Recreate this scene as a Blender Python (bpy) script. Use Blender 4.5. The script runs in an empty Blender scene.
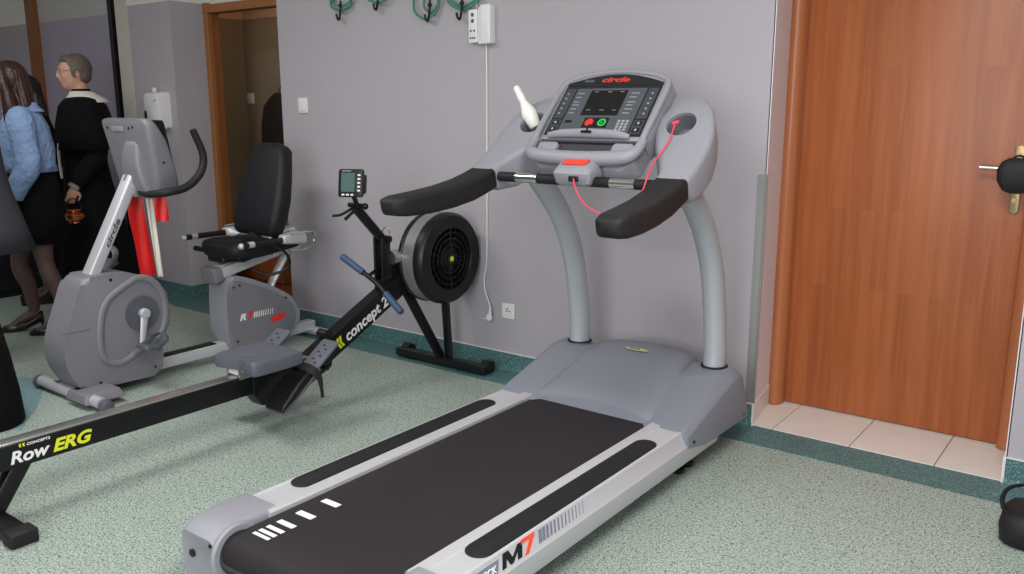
import bpy, bmesh, math, random
from mathutils import Vector, Matrix, Euler
from math import sin, cos, pi, radians as R
random.seed(7)
SC = bpy.context.scene
COL = SC.collection

# ------------------------------------------------------------------ camera
YAW, PITCH, ROLL, HCAM, FPX = 37.1, 11.87, -0.1, 1.40, 863.0
a, p, r = R(YAW), R(PITCH), R(ROLL)
fw = Vector((-sin(a)*cos(p), cos(a)*cos(p), -sin(p)))
rt = Vector((cos(a), sin(a), 0))
up = rt.cross(fw)
rt2 = rt*cos(r) + up*sin(r)
up2 = up*cos(r) - rt*sin(r)
cd = bpy.data.cameras.new('camera')
cam = bpy.data.objects.new('camera', cd); COL.objects.link(cam)
cam.matrix_world = Matrix(((rt2.x, up2.x, -fw.x, 0), (rt2.y, up2.y, -fw.y, 0), (rt2.z, up2.z, -fw.z, HCAM), (0, 0, 0, 1)))
cd.sensor_fit = 'HORIZONTAL'; cd.sensor_width = 36.0; cd.lens = 36.0*FPX/1024.0
cd.clip_start = 0.05; cd.clip_end = 60
SC.camera = cam

# ------------------------------------------------------------------ light
SC.view_settings.view_transform = 'Standard'; SC.view_settings.look = 'None'
SC.view_settings.gamma = 1; SC.view_settings.use_curve_mapping = False
SC.view_settings.exposure = 0.10
w = bpy.data.worlds.new('world'); SC.world = w; w.use_nodes = True
w.node_tree.nodes['Background'].inputs[0].default_value = (0.8, 0.86, 1, 1)
w.node_tree.nodes['Background'].inputs[1].default_value = 0.3

def area(name, loc, rot, sx, sy, power, col=(1, 1, 1)):
    l = bpy.data.lights.new(name, 'AREA'); l.shape = 'RECTANGLE'; l.size = sx; l.size_y = sy
    l.energy = power; l.color = col
    o = bpy.data.objects.new(name, l); o.location = loc; o.rotation_euler = rot; COL.objects.link(o)
    return o
# ceiling luminaires and the daylight of the window wall behind the photographer
CEIL = 2.85
area('ceiling_lamp', (-0.3, 1.3, CEIL-.06), (0, 0, 0), 1.2, 0.6, 62, (1, .99, .98))
area('ceiling_lamp', (-3.7, 1.2, CEIL-.06), (0, 0, 0), 1.2, 0.6, 40, (1, .99, .98))
area('ceiling_lamp', (-6.1, 1.2, CEIL-.06), (0, 0, 0), 1.2, 0.6, 12, (1, .99, .98))
area('ceiling_lamp', (-1.2, -1.4, CEIL-.06), (0, 0, 0), 1.2, 0.6, 40, (1, .99, .98))
area('window_light', (-0.2, -2.3, 1.55), (R(90), 0, 0), 2.6, 1.5, 100, (.93, .97, 1))
area('hall_lamp', (-5.3, 4.2, 2.6), (0, 0, 0), .3, .2, 1.6, (1, .72, .45))

# ------------------------------------------------------------------ materials
def mat(name, col, rough=.5, metal=0, spec=.5, noise=0, nscale=8, bump=0, bscale=200, emit=None, coat=0):
    m = bpy.data.materials.new(name); m.use_nodes = True
    nt = m.node_tree; b = nt.nodes['Principled BSDF']
    lin = tuple(((c/255)/12.92 if c/255 <= .04045 else ((c/255+.055)/1.055)**2.4) for c in col)
    b.inputs['Base Color'].default_value = (*lin, 1)
    b.inputs['Roughness'].default_value = rough; b.inputs['Metallic'].default_value = metal
    b.inputs['Specular IOR Level'].default_value = spec
    b.inputs['Coat Weight'].default_value = coat
    tc = nt.nodes.new('ShaderNodeTexCoord')
    if noise:
        n = nt.nodes.new('ShaderNodeTexNoise'); n.inputs['Scale'].default_value = nscale; n.inputs['Detail'].default_value = 4
        nt.links.new(tc.outputs['Object'], n.inputs['Vector'])
        mx = nt.nodes.new('ShaderNodeMix'); mx.data_type = 'RGBA'
        mx.inputs['A'].default_value = (*[c*(1-noise) for c in lin], 1)
        mx.inputs['B'].default_value = (*[min(1, c*(1+noise)) for c in lin], 1)
        nt.links.new(n.outputs['Fac'], mx.inputs['Factor']); nt.links.new(mx.outputs['Result'], b.inputs['Base Color'])
    if bump:
        n = nt.nodes.new('ShaderNodeTexNoise'); n.inputs['Scale'].default_value = bscale; n.inputs['Detail'].default_value = 3
        nt.links.new(tc.outputs['Object'], n.inputs['Vector'])
        bp = nt.nodes.new('ShaderNodeBump'); bp.inputs['Strength'].default_value = bump; bp.inputs['Distance'].default_value = .002 if bscale > 30 else .02
        nt.links.new(n.outputs['Fac'], bp.inputs['Height']); nt.links.new(bp.outputs['Normal'], b.inputs['Normal'])
    if emit:
        b.inputs['Emission Color'].default_value = (*emit[:3], 1); b.inputs['Emission Strength'].default_value = emit[3]
    return m
def lin(col): return tuple(((c/255)/12.92 if c/255 <= .04045 else ((c/255+.055)/1.055)**2.4) for c in col)+(1,)

def mat_wall(name, low, high, zsplit):
    """painted wall: coloured dado to zsplit, pale paint above"""
    m = mat(name, low, .62, spec=.3, bump=.25, bscale=60); nt = m.node_tree; b = nt.nodes['Principled BSDF']
    g = nt.nodes.new('ShaderNodeNewGeometry'); s = nt.nodes.new('ShaderNodeSeparateXYZ')
    nt.links.new(g.outputs['Position'], s.inputs[0])
    c = nt.nodes.new('ShaderNodeMath'); c.operation = 'GREATER_THAN'; c.inputs[1].default_value = zsplit
    nt.links.new(s.outputs['Z'], c.inputs[0])
    n = nt.nodes.new('ShaderNodeTexNoise'); n.inputs['Scale'].default_value = 1.3; n.inputs['Detail'].default_value = 3
    nt.links.new(g.outputs['Position'], n.inputs['Vector'])
    v = nt.nodes.new('ShaderNodeMix'); v.data_type = 'RGBA'
    l = lin(low); v.inputs['A'].default_value = (*[x*.94 for x in l[:3]], 1); v.inputs['B'].default_value = (*[x*1.05 for x in l[:3]], 1)
    nt.links.new(n.outputs['Fac'], v.inputs['Factor'])
    mx = nt.nodes.new('ShaderNodeMix'); mx.data_type = 'RGBA'; mx.inputs['B'].default_value = lin(high)
    nt.links.new(v.outputs['Result'], mx.inputs['A']); nt.links.new(c.outputs[0], mx.inputs['Factor'])
    nt.links.new(mx.outputs['Result'], b.inputs['Base Color'])
    return m

def mat_speckle(name, base, dark, light, dk=.5, lt=.5, rough=.45, blot=.08):
    """vinyl with dark and light chips"""
    m = mat(name, base, rough, spec=.4); nt = m.node_tree; b = nt.nodes['Principled BSDF']
    g = nt.nodes.new('ShaderNodeNewGeometry')
    def chips(scale, thr, wid):
        n = nt.nodes.new('ShaderNodeTexNoise'); n.inputs['Scale'].default_value = scale; n.inputs['Detail'].default_value = 2
        n.inputs['Roughness'].default_value = .55
        nt.links.new(g.outputs['Position'], n.inputs['Vector'])
        mr = nt.nodes.new('ShaderNodeMapRange'); mr.inputs['From Min'].default_value = thr; mr.inputs['From Max'].default_value = thr+wid
        nt.links.new(n.outputs['Fac'], mr.inputs['Value']); return mr.outputs[0]
    big = nt.nodes.new('ShaderNodeTexNoise'); big.inputs['Scale'].default_value = 2.2; big.inputs['Detail'].default_value = 3
    nt.links.new(g.outputs['Position'], big.inputs['Vector'])
    l = lin(base)
    v = nt.nodes.new('ShaderNodeMix'); v.data_type = 'RGBA'
    v.inputs['A'].default_value = (*[x*(1-blot) for x in l[:3]], 1); v.inputs['B'].default_value = (*[x*(1+blot) for x in l[:3]], 1)
    nt.links.new(big.outputs['Fac'], v.inputs['Factor'])
    def over(src, f, col, k):
        mu = nt.nodes.new('ShaderNodeMath'); mu.operation = 'MULTIPLY'; mu.inputs[1].default_value = k; nt.links.new(f, mu.inputs[0])
        mx = nt.nodes.new('ShaderNodeMix'); mx.data_type = 'RGBA'; mx.inputs['B'].default_value = lin(col)
        nt.links.new(src, mx.inputs['A']); nt.links.new(mu.outputs[0], mx.inputs['Factor']); return mx.outputs['Result']
    s = over(v.outputs['Result'], chips(150, .54, .05), light, lt)
    s = over(s, chips(165.3, .56, .04), dark, dk)
    s = over(s, chips(80.7, .61, .03), dark, dk*.8)
    nt.links.new(s, b.inputs['Base Color'])
    return m

def mat_wood(name, c1, c2, c3, rough=.38, strips=True, axis='XZ', sw=.085):
    """vertical wood planks, grain along z"""
    m = mat(name, c1, rough, spec=.4); nt = m.node_tree; b = nt.nodes['Principled BSDF']
    g = nt.nodes.new('ShaderNodeNewGeometry'); s = nt.nodes.new('ShaderNodeSeparateXYZ'); nt.links.new(g.outputs['Position'], s.inputs[0])
    cb = nt.nodes.new('ShaderNodeCombineXYZ')
    nt.links.new(s.outputs['Z'], cb.inputs['X']); nt.links.new(s.outputs['X' if axis == 'XZ' else 'Y'], cb.inputs['Y'])
    br = nt.nodes.new('ShaderNodeTexBrick'); br.inputs['Scale'].default_value = 1
    br.inputs['Brick Width'].default_value = .95; br.inputs['Row Height'].default_value = sw
    br.inputs['Mortar Size'].default_value = 0; br.offset = .37; br.inputs['Bias'].default_value = 0
    br.inputs['Color1'].default_value = lin(c1); br.inputs['Color2'].default_value = lin(c2); br.inputs['Mortar'].default_value = lin(c1)
    nt.links.new(cb.outputs[0], br.inputs['Vector'])
    mp = nt.nodes.new('ShaderNodeVectorMath'); mp.operation = 'MULTIPLY'; mp.inputs[1].default_value = (38, 38, 1.6)
    nt.links.new(g.outputs['Position'], mp.inputs[0])
    n = nt.nodes.new('ShaderNodeTexNoise'); n.inputs['Scale'].default_value = 1; n.inputs['Detail'].default_value = 6; n.inputs['Distortion'].default_value = .6
    nt.links.new(mp.outputs[0], n.inputs['Vector'])
    mr = nt.nodes.new('ShaderNodeMapRange'); mr.inputs['From Min'].default_value = .35; mr.inputs['From Max'].default_value = .75; mr.inputs['To Max'].default_value = .5
    nt.links.new(n.outputs['Fac'], mr.inputs['Value'])
    mx = nt.nodes.new('ShaderNodeMix'); mx.data_type = 'RGBA'; mx.inputs['B'].default_value = lin(c3); mx.inputs['A'].default_value = lin(c1)
    if strips: nt.links.new(br.outputs['Color'], mx.inputs['A'])
    nt.links.new(mr.outputs[0], mx.inputs['Factor']); nt.links.new(mx.outputs['Result'], b.inputs['Base Color'])
    return m

M = dict(
 wall=mat_wall('wall_paint', (174, 168, 174), (224, 220, 216), 2.115),
 hallwall=mat_wall('hall_paint', (150, 134, 112), (214, 180, 150), 2.09),
 white_paint=mat('white_paint', (228, 218, 222), .6, bump=.3, bscale=50),
 ceiling=mat('ceiling_paint', (225, 223, 218), .8),
 floor=mat_speckle('speckled_vinyl', (156, 169, 159), (62, 76, 72), (204, 212, 202), .95, .75),
 teal=mat_speckle('teal_vinyl', (74, 114, 114), (36, 64, 68), (158, 186, 186), .8, .45),
 bluepatch=mat_speckle('blue_vinyl', (116, 148, 152), (72, 98, 102), (166, 188, 190), .6, .35),
 tile=mat('beige_tile', (226, 219, 212), .3, noise=.06, nscale=6),
 grout=mat('grout', (86, 84, 82), .8),
 wood=mat_wood('door_wood', (158, 86, 46), (143, 74, 37), (182, 110, 64), sw=.062),
 casing=mat_wood('casing_wood', (176, 108, 68), (178, 106, 60), (150, 84, 50), .3, strips=False),
 casing2=mat_wood('passage_casing_wood', (164, 106, 62), (178, 106, 60), (118, 74, 42), .4, strips=False),
 woodY=mat_wood('jamb_wood', (138, 86, 48), (150, 86, 44), (112, 66, 36), .4, strips=False),
 alu=mat('brushed_aluminium', (176, 176, 174), .4, .6),
 steel=mat('stainless_steel', (196, 194, 190), .25, .9, bump=.1, bscale=300),
 chrome=mat('chrome', (220, 220, 220), .12, 1),
 brass=mat('antique_brass', (150, 130, 92), .35, .8),
 silver=mat('silver_paint', (200, 200, 204), .38, .35, bump=.15, bscale=500),
 rail=mat('rail_aluminium', (202, 201, 205), .42, .3),
 tube=mat('tube_silver', (176, 179, 184), .38, .25),
 grey=mat('grey_plastic', (143, 142, 150), .45, bump=.3, bscale=700),
 grey2=mat('bike_grey_plastic', (120, 118, 124), .42, bump=.2, bscale=700),
 hood=mat('hood_plastic', (126, 128, 138), .5, bump=.5, bscale=700),
 dgrey=mat('dark_grey_plastic', (84, 85, 94), .5),
 seatgrey=mat('seat_grey_plastic', (88, 89, 99), .55),
 belt=mat('running_belt', (42, 38, 41), .65, spec=.25, noise=.18, nscale=2.5, bump=.3, bscale=900),
 black=mat('black_plastic', (18, 18, 19), .42, spec=.4),
 rubber=mat('black_rubber', (27, 25, 26), .6, spec=.35, bump=.2, bscale=400),
 blackmetal=mat('black_powder_coat', (18, 18, 20), .36, spec=.35),
 vinyl=mat('black_vinyl', (22, 23, 26), .55, spec=.35, bump=.2, bscale=200),
 screen=mat('display_glass', (34, 33, 35), .15),
 panel=mat('key_panel', (78, 82, 88), .35),
 lcd=mat('lcd_grey_green', (74, 98, 94), .25),
 red=mat('red_plastic', (232, 66, 42), .4),
 redlogo=mat('red_print', (214, 52, 50), .4),
 orange=mat('orange_print', (240, 82, 50), .4),
 ribbon=mat('red_satin', (226, 30, 30), .4),
 cord=mat('red_cord', (238, 62, 90), .5),
 green=mat('green_print', (60, 190, 90), .4),
 white=mat('white_plastic', (226, 224, 224), .35),
 whiteprint=mat('white_print', (236, 234, 234), .5),
 greyprint=mat('grey_print', (120, 124, 138), .5),
 yellow=mat('yellow_print', (222, 226, 40), .45),
 blue=mat('blue_grip', (54, 76, 108), .55),
 tubegreen=mat('green_rubber_tube', (64, 128, 104), .4),
 strap=mat('black_webbing', (26, 25, 25), .8),
 skin=mat('skin', (206, 158, 136), .5, noise=.06, nscale=20),
 tights=mat('dark_tights', (84, 62, 60), .5),
 hairgrey=mat('grey_hair', (98, 86, 78), .55, noise=.35, nscale=60),
 hairbrown=mat('brown_hair', (60, 34, 27), .4, noise=.4, nscale=40),
 hairdark=mat('dark_hair', (34, 24, 22), .4, noise=.3, nscale=40),
 denim=mat('light_blue_cloth', (134, 160, 202), .75, noise=.08, nscale=10, bump=1, bscale=22),
 cassock=mat('black_wool', (13, 12, 14), .9, spec=.15),
 skirt=mat('black_skirt_cloth', (14, 13, 17), .9, spec=.15),
 greycloth=mat('charcoal_cloth', (56, 53, 60), .85, noise=.1, nscale=14),
 linen=mat('white_linen', (226, 220, 210), .8),
 greycuff=mat('grey_cuff', (150, 146, 142), .8),
 leather=mat('black_patent_leather', (20, 19, 20), .22),
 copper=mat('copper', (214, 128, 84), .25, .9),
 glass=mat('glass_lens', (190, 200, 205), .1),
 cabinet=mat('black_laminate', (22, 22, 27), .4),
 coat=mat('dark_brown_coat', (40, 30, 26), .9),
 lavender=mat('lavender_laminate', (164, 156, 172), .45),
 perf=mat('perforated_steel', (136, 136, 134), .4, .35, noise=.3, nscale=160),
 bottle=mat('white_bottle', (236, 233, 226), .3),
)

# ------------------------------------------------------------------ mesh helpers
def T(o, **kw):
    for k, v in kw.items():
        if v: o[{'cat': 'category'}.get(k, k)] = v
    return o
def thing(name, loc, label, cat, group=None, rz=0):
    o = bpy.data.objects.new(name, None); COL.objects.link(o); o.location = loc; o.rotation_euler = (0, 0, rz)
    o.empty_display_size = .1
    o['label'] = label; o['category'] = cat
    if group: o['group'] = group
    return o
def root(o):
    while o.parent: o = o.parent
    return o
def obj(name, bm, m, parent=None, smooth=True, local=False, bevel=0, label=None, ang=40, origin=None, normals=True):
    """link bm (world coordinates unless local) as one mesh object"""
    if normals: bmesh.ops.recalc_face_normals(bm, faces=bm.faces)
    me = bpy.data.meshes.new(name); 
    off = Vector((0, 0, 0))
    if parent and not local: off = root(parent).location.copy()
    elif origin: off = Vector(origin)
    bmesh.ops.translate(bm, verts=bm.verts, vec=-off)
    bm.to_mesh(me); bm.free()
    for q in me.polygons: q.use_smooth = smooth
    if smooth:
        try: me.set_sharp_from_angle(angle=R(ang))
        except Exception: pass
    o = bpy.data.objects.new(name, me); COL.objects.link(o)
    ml = m if isinstance(m, (list, tuple)) else [m]
    for x in ml: me.materials.append(x)
    if parent: o.parent = parent
    elif origin: o.location = off
    if bevel:
        b = o.modifiers.new('bevel', 'BEVEL'); b.width = bevel; b.segments = 3; b.limit_method = 'ANGLE'; b.angle_limit = R(35)
        b.harden_normals = False
    if label: o['label'] = label
    return o
def NB(): return bmesh.new()
def box(bm, x0, x1, y0, y1, z0, z1, bev=0, mi=0):
    vs = [bm.verts.new((x, y, z)) for x in (x0, x1) for y in (y0, y1) for z in (z0, z1)]
    F = [(0, 1, 3, 2), (4, 6, 7, 5), (0, 4, 5, 1), (2, 3, 7, 6), (0, 2, 6, 4), (1, 5, 7, 3)]
    fs = [bm.faces.new([vs[i] for i in f]) for f in F]
    for f in fs: f.material_index = mi
    if bev:
        es = list({e for f in fs for e in f.edges})
        bmesh.ops.bevel(bm, geom=es, offset=bev, segments=3, affect='EDGES', profile=.5)
    return bm
def frame_at(d):
    d = d.normalized(); u = Vector((0, 0, 1)) if abs(d.z) < .95 else Vector((0, 1, 0))
    s = d.cross(u).normalized(); return s, s.cross(d).normalized()
def smoothpath(pts, n=6):
    P = [Vector(q) for q in pts]; out = []
    for i in range(len(P)-1):
        p0 = P[max(0, i-1)]; p1 = P[i]; p2 = P[i+1]; p3 = P[min(len(P)-1, i+2)]
        for k in range(n):
            t = k/n
            out.append(.5*((2*p1)+(-p0+p2)*t+(2*p0-5*p1+4*p2-p3)*t*t+(-p0+3*p1-3*p2+p3)*t**3))
    out.append(P[-1]); return out
def tube(bm, pts, rad, seg=12, sm=0, side=None, rz=None, cap=True, mi=0):
    """rad: number or list; rz second radius (number or list) along the 'up' of the frame; side: fixed side vector"""
    n0 = len(pts)
    P = [Vector(q) for q in pts]
    rl = rad if isinstance(rad, (list, tuple)) else [rad]*n0
    r2 = rl if rz is None else (rz if isinstance(rz, (list, tuple)) else [rz]*n0)
    if sm:
        P4 = smoothpath(P, sm)
        def interp(L):
            o = []
            for i in range(n0-1):
                for k in range(sm): o.append(L[i]+(L[i+1]-L[i])*k/sm)
            o.append(L[-1]); return o
        rl = interp(rl); r2 = interp(r2); P = P4
    rings = []; s = None
    for i, q in enumerate(P):
        d = (P[min(i+1, len(P)-1)]-P[max(i-1, 0)])
        if d.length < 1e-9: d = Vector((0, 0, 1))
        d.normalize()
        if side is not None: s = Vector(side); s = (s-d*s.dot(d)).normalized()
        elif s is None: s = frame_at(d)[0]
        else: s = (s-d*s.dot(d)).normalized()
        u = s.cross(d)
        rings.append([bm.verts.new(q+s*rl[i]*cos(2*pi*k/seg)+u*r2[i]*sin(2*pi*k/seg)) for k in range(seg)])
    for i in range(len(rings)-1):
        for k in range(seg):
            f = bm.faces.new((rings[i][k], rings[i][(k+1) % seg], rings[i+1][(k+1) % seg], rings[i+1][k])); f.material_index = mi
    if cap:
        f = bm.faces.new(rings[0][::-1]); f.material_index = mi
        f = bm.faces.new(rings[-1]); f.material_index = mi
    return bm
def sbox(cx, cy, hx, hy, rr, n=4):
    """rounded rectangle outline"""
    o = []
    rr = min(rr, hx*.999, hy*.999)
    for (sx, sy, a0) in ((1, 1, 0), (-1, 1, 90), (-1, -1, 180), (1, -1, 270)):
        for k in range(n+1):
            t = R(a0+90*k/n); o.append((cx+sx*(hx-rr)+rr*cos(t), cy+sy*(hy-rr)+rr*sin(t)))
    return o
def loft(bm, rings, cap=True, mi=0, closed=False):
    rv = [[bm.verts.new(q) for q in rg] for rg in rings]; n = len(rv[0])
    L = len(rv)
    for i in range(L if closed else L-1):
        A, B = rv[i], rv[(i+1) % L]
        for k in range(n):
            f = bm.faces.new((A[k], A[(k+1) % n], B[(k+1) % n], B[k])); f.material_index = mi
    if cap and not closed:
        f = bm.faces.new(rv[0][::-1]); f.material_index = mi
        f = bm.faces.new(rv[-1]); f.material_index = mi
    return bm
def prism(bm, poly, o, ux, uy, un, depth, bev=0, seg=3, mi=0):
    """polygon (2D list) placed at o with axes ux,uy and extruded from 0 to depth along un"""
    o, ux, uy, un = Vector(o), Vector(ux), Vector(uy), Vector(un)
    A = [bm.verts.new(o+ux*q[0]+uy*q[1]) for q in poly]
    B = [bm.verts.new(o+ux*q[0]+uy*q[1]+un*depth) for q in poly]
    n = len(poly); fs = [bm.faces.new(A[::-1]), bm.faces.new(B)]
    rim = list(fs[0].edges)+list(fs[1].edges)
    for i in range(n): fs.append(bm.faces.new((A[i], A[(i+1) % n], B[(i+1) % n], B[i])))
    for f in fs: f.material_index = mi
    if bev: bmesh.ops.bevel(bm, geom=rim, offset=bev, segments=seg, affect='EDGES', profile=.5)
    return bm
def ysmooth(poly, n=5):
    """closed Catmull-Rom through 2D points"""
    N = len(poly); o = []
    for i in range(N):
        p0, p1, p2, p3 = [Vector(poly[(i+j) % N]) for j in (-1, 0, 1, 2)]
        for k in range(n):
            t = k/n; q = .5*((2*p1)+(-p0+p2)*t+(2*p0-5*p1+4*p2-p3)*t*t+(-p0+3*p1-3*p2+p3)*t**3); o.append((q.x, q.y))
    return o
def disc(bm, c, axis, rr, depth, seg=32, bev=0):
    ax = Vector(axis).normalized(); s, u = frame_at(ax)
    return prism(bm, [(rr*cos(2*pi*k/seg), rr*sin(2*pi*k/seg)) for k in range(seg)], Vector(c), s, u, ax, depth, bev)
def lathe(bm, c, axis, prof, seg=32, closed=False):
    """prof: (radius, distance along axis)"""
    ax = Vector(axis).normalized(); s, u = frame_at(ax); c = Vector(c)
    rings = [[c+ax*h+(s*cos(2*pi*k/seg)+u*sin(2*pi*k/seg))*max(q, 1e-4) for k in range(seg)] for q, h in prof]
    return loft(bm, rings, cap=not closed, closed=closed)
def hull(bm, pts, bev=0, seg=3):
    vs = [bm.verts.new(q) for q in pts]
    r_ = bmesh.ops.convex_hull(bm, input=vs)
    junk = [v for v in r_['geom_interior'] if isinstance(v, bmesh.types.BMVert)]
    if junk: bmesh.ops.delete(bm, geom=junk, context='VERTS')
    bmesh.ops.dissolve_limit(bm, angle_limit=R(2), verts=bm.verts, edges=bm.edges)
    if bev: bmesh.ops.bevel(bm, geom=list(bm.edges), offset=bev, segments=seg, affect='EDGES', profile=.5)
    return bm
def ball(bm, c, rx, ry=None, rz=None, seg=14, rot=None):
    ry = ry or rx; rz = rz or rx
    mt = Matrix.Translation(c)
    if rot is not None: mt = mt @ Euler(rot).to_matrix().to_4x4()
    mt = mt @ Matrix.Diagonal((rx, ry, rz, 1))
    bmesh.ops.create_uvsphere(bm, u_segments=seg, v_segments=max(8, seg-4), radius=1, matrix=mt)
    return bm
def remesh(bm, voxel, smooth=4):
    """fuse overlapping closed shapes into one continuous surface"""
    me = bpy.data.meshes.new('tmp'); bm.to_mesh(me); bm.free()
    o = bpy.data.objects.new('tmp', me); COL.objects.link(o)
    m = o.modifiers.new('r', 'REMESH'); m.mode = 'VOXEL'; m.voxel_size = voxel
    if smooth:
        s = o.modifiers.new('s', 'SMOOTH'); s.iterations = smooth; s.factor = .5
    dg = bpy.context.evaluated_depsgraph_get(); ev = o.evaluated_get(dg)
    m2 = bpy.data.meshes.new_from_object(ev)
    b = bmesh.new(); b.from_mesh(m2)
    bpy.data.objects.remove(o); bpy.data.meshes.remove(me); bpy.data.meshes.remove(m2)
    return b
def text(bm, body, o, ux, uy, size, sx=1, shear=0, bold=0, thick=.0008, align='LEFT', mi=0):
    """lettering laid on a surface: o origin, ux reading direction, uy letter-up direction"""
    c = bpy.data.curves.new('txt', 'FONT'); c.body = body; c.size = size; c.shear = shear; c.offset = bold
    c.extrude = thick; c.align_x = align; c.resolution_u = 3
    t = bpy.data.objects.new('txt', c); COL.objects.link(t)
    dg = bpy.context.evaluated_depsgraph_get(); me = bpy.data.meshes.new_from_object(t.evaluated_get(dg))
    ux, uy = Vector(ux).normalized(), Vector(uy).normalized(); un = ux.cross(uy); o = Vector(o)
    n0 = len(bm.verts); nf = len(bm.faces)
    bm.from_mesh(me); bm.verts.ensure_lookup_table(); bm.faces.ensure_lookup_table()
    for v in bm.verts[n0:]: v.co = o+ux*(v.co.x*sx)+uy*v.co.y+un*v.co.z
    for f in bm.faces[nf:]: f.material_index = mi
    bpy.data.objects.remove(t); bpy.data.curves.remove(c); bpy.data.meshes.remove(me)
    return bm
def struct(name, bm, m, **kw):
    o = obj(name, bm, m, smooth=False, **kw); o['kind'] = 'structure'; return o

# ================================================================== THE ROOM
XL, XR, YF, YB = -8.8, 1.6, -2.6, 3.55     # room extents; YB is the wall behind the machines
DX0, DX1, DY = -1.345, -.355, 3.93         # recess of the wooden door
HX0, HX1, HY = -5.655, -4.495, 3.75        # recess of the passage
# floor
b = NB(); box(b, XL-.2, XR+.2, YF-.2, YB, -.1, 0); box(b, -6.3, HX1+.02, YB, 4.7, -.1, -.0005); box(b, DX0-.1, DX1+.1, YB, 4.2, -.1, -.002); struct('floor', b, M['floor'])
b = NB(); box(b, XL-.2, XR+.2, YF-.2, 5.2, CEIL, CEIL+.1); struct('ceiling', b, M['ceiling'])
# back wall pieces, one mesh
b = NB(); W = .5
prism(b, [(HX1, YB), (DX0, YB), (DX0-.055, DY-.03), (DX0-.055, YB+W), (HX1, YB+W)], (0, 0, 0), (1, 0, 0), (0, 1, 0), (0, 0, 1), CEIL)   # long stretch between the two doorways
box(b, DX1, XR, YB, YB+W, 0, CEIL)
box(b, DX0, DX1, YB, YB+W, 2.12, CEIL)
box(b, -6.20, HX0, YB, YB+.325, 0, CEIL)
box(b, HX0, HX1, HY+.1, HY+.2, 2.10, CEIL)
struct('wall_back', b, M['wall'])
b = NB(); box(b, -8.8, -6.20, YB+.20, YB+.35, 0, CEIL); struct('wall_alcove', b, M['wall'])
b = NB(); box(b, XL-.1, XL, YF, YB+.2, 0, CEIL); struct('wall_left', b, M['wall'])
b = NB(); box(b, XR, XR+.1, YF, YB, 0, CEIL); struct('wall_right', b, M['wall'])
# front wall with the window opening
b = NB(); box(b, XL, -1.6, YF-.1, YF, 0, CEIL); box(b, 1.2, XR, YF-.1, YF, 0, CEIL); box(b, -1.6, 1.2, YF-.1, YF, 0, .8); box(b, -1.6, 1.2, YF-.1, YF, 2.35, CEIL)
struct('wall_front', b, M['wall'])
b = NB()
for x0, x1 in ((-1.6, -1.54), (-.23, -.17), (1.14, 1.2)): box(b, x0, x1, YF-.08, YF-.02, .8, 2.35)
for z0, z1 in ((.8, .86), (2.29, 2.35)): box(b, -1.54, 1.14, YF-.08, YF-.02, z0, z1)
struct('window_1', b, M['white'])
# passage beyond the left doorway
b = NB(); box(b, -6.3, -6.2, HY+.12, 4.54, 0, 2.75); box(b, HX1+.02, HX1+.2, YB+W, 4.54, 0, 2.75); box(b, -6.3, HX1+.2, 4.54, 4.64, 0, 2.75); box(b, -6.3, HX0+.0, HY+.12, HY+.16, 0, 2.75)
struct('wall_passage', b, M['hallwall'])
b = NB(); box(b, -6.2, HX1+.02, HY+.12, 4.54, 2.7, 2.8); struct('ceiling_passage', b, M['ceiling'])
b = NB(); box(b, -6.2, HX1+.02, HY+.06, 4.54, 0, .004); struct('floor_passage', b, mat('passage_floor', (120, 70, 48), .4))
# white reveal faces of the wooden door
b = NB()
prism(b, [(DX0-.004, YB), (DX0+.004, YB), (DX0-.050, DY-.04), (DX0-.058, DY-.04)], (0, 0, .1), (1, 0, 0), (0, 1, 0), (0, 0, 1), 2.02)
box(b, DX1-.004, DX1+.004, YB, DY-.02, .1, 2.12)
struct('trim_1', b, M['white_paint'])
# dark border on the floor
b = NB()
box(b, HX1, XR, YB-.205, YB, 0, .0015); box(b, -6.20, HX0, YB-.205, YB, 0, .0015); box(b, HX0, HX1, YB-.205, YB-.0, 0, .0015)
box(b, HX0, HX1, YB, HY+.02, 0, .0015)
struct('floor_border', b, M['teal'])
b = NB(); prism(b, [(-4.72, 1.90), (-4.56, 1.99), (-4.12, 1.72), (-3.90, 1.56), (-4.2, 1.56)], (0, 0, 0), (1, 0, 0), (0, 1, 0), (0, 0, 1), .0012)
struct('floor_inlay', b, M['bluepatch'])
# coved skirting
b = NB()
def skirt(x0, x1, y): 
    prism(b, [(0, 0), (-.012, .002), (-.006, .02), (-.005, .1), (0, .1)], (x0, y, 0), (0, 1, 0), (0, 0, 1), (1, 0, 0), x1-x0)
skirt(HX1, DX0-.0, YB); skirt(DX1, XR, YB); skirt(-6.20, HX0, YB)
box(b, HX0-.002, HX0+.006, YB, HY, 0, .1); box(b, HX1-.006, HX1+.001, YB, HY, 0, .1)
struct('baseboard_back', b, M['teal'])
b = NB(); box(b, HX1+.02, DX0, YB-.0065, YB-.0, .1, .104); box(b, DX1, XR, YB-.0065, YB, .1, .104); struct('trim_2', b, M['white_paint'])
# tiled threshold of the wooden door
b = NB(); box(b, DX0-.05, DX1, YB-.002, DY+.05, 0, .003); struct('floor_threshold', b, M['grout'])
b = NB()
xs = [DX0-.046, -1.252, -.922, -.596, DX1-.004]
for i in range(4): box(b, xs[i]+.002, xs[i+1]-.002, YB, YB+.33, .002, .007)
for i in range(4): box(b, xs[i]+.002, xs[i+1]-.002, YB+.334, DY+.05, .002, .007)
prism(b, [(DX0-.002, YB-.006), (DX0+.008, YB-.006), (DX0-.042, DY-.06), (DX0-.052, DY-.06)], (0, 0, 0), (1, 0, 0), (0, 1, 0), (0, 0, 1), .105); box(b, DX1-.009, DX1+.001, YB-.006, DY-.02, 0, .105)
struct('floor_tiles', b, M['tile'])
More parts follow.
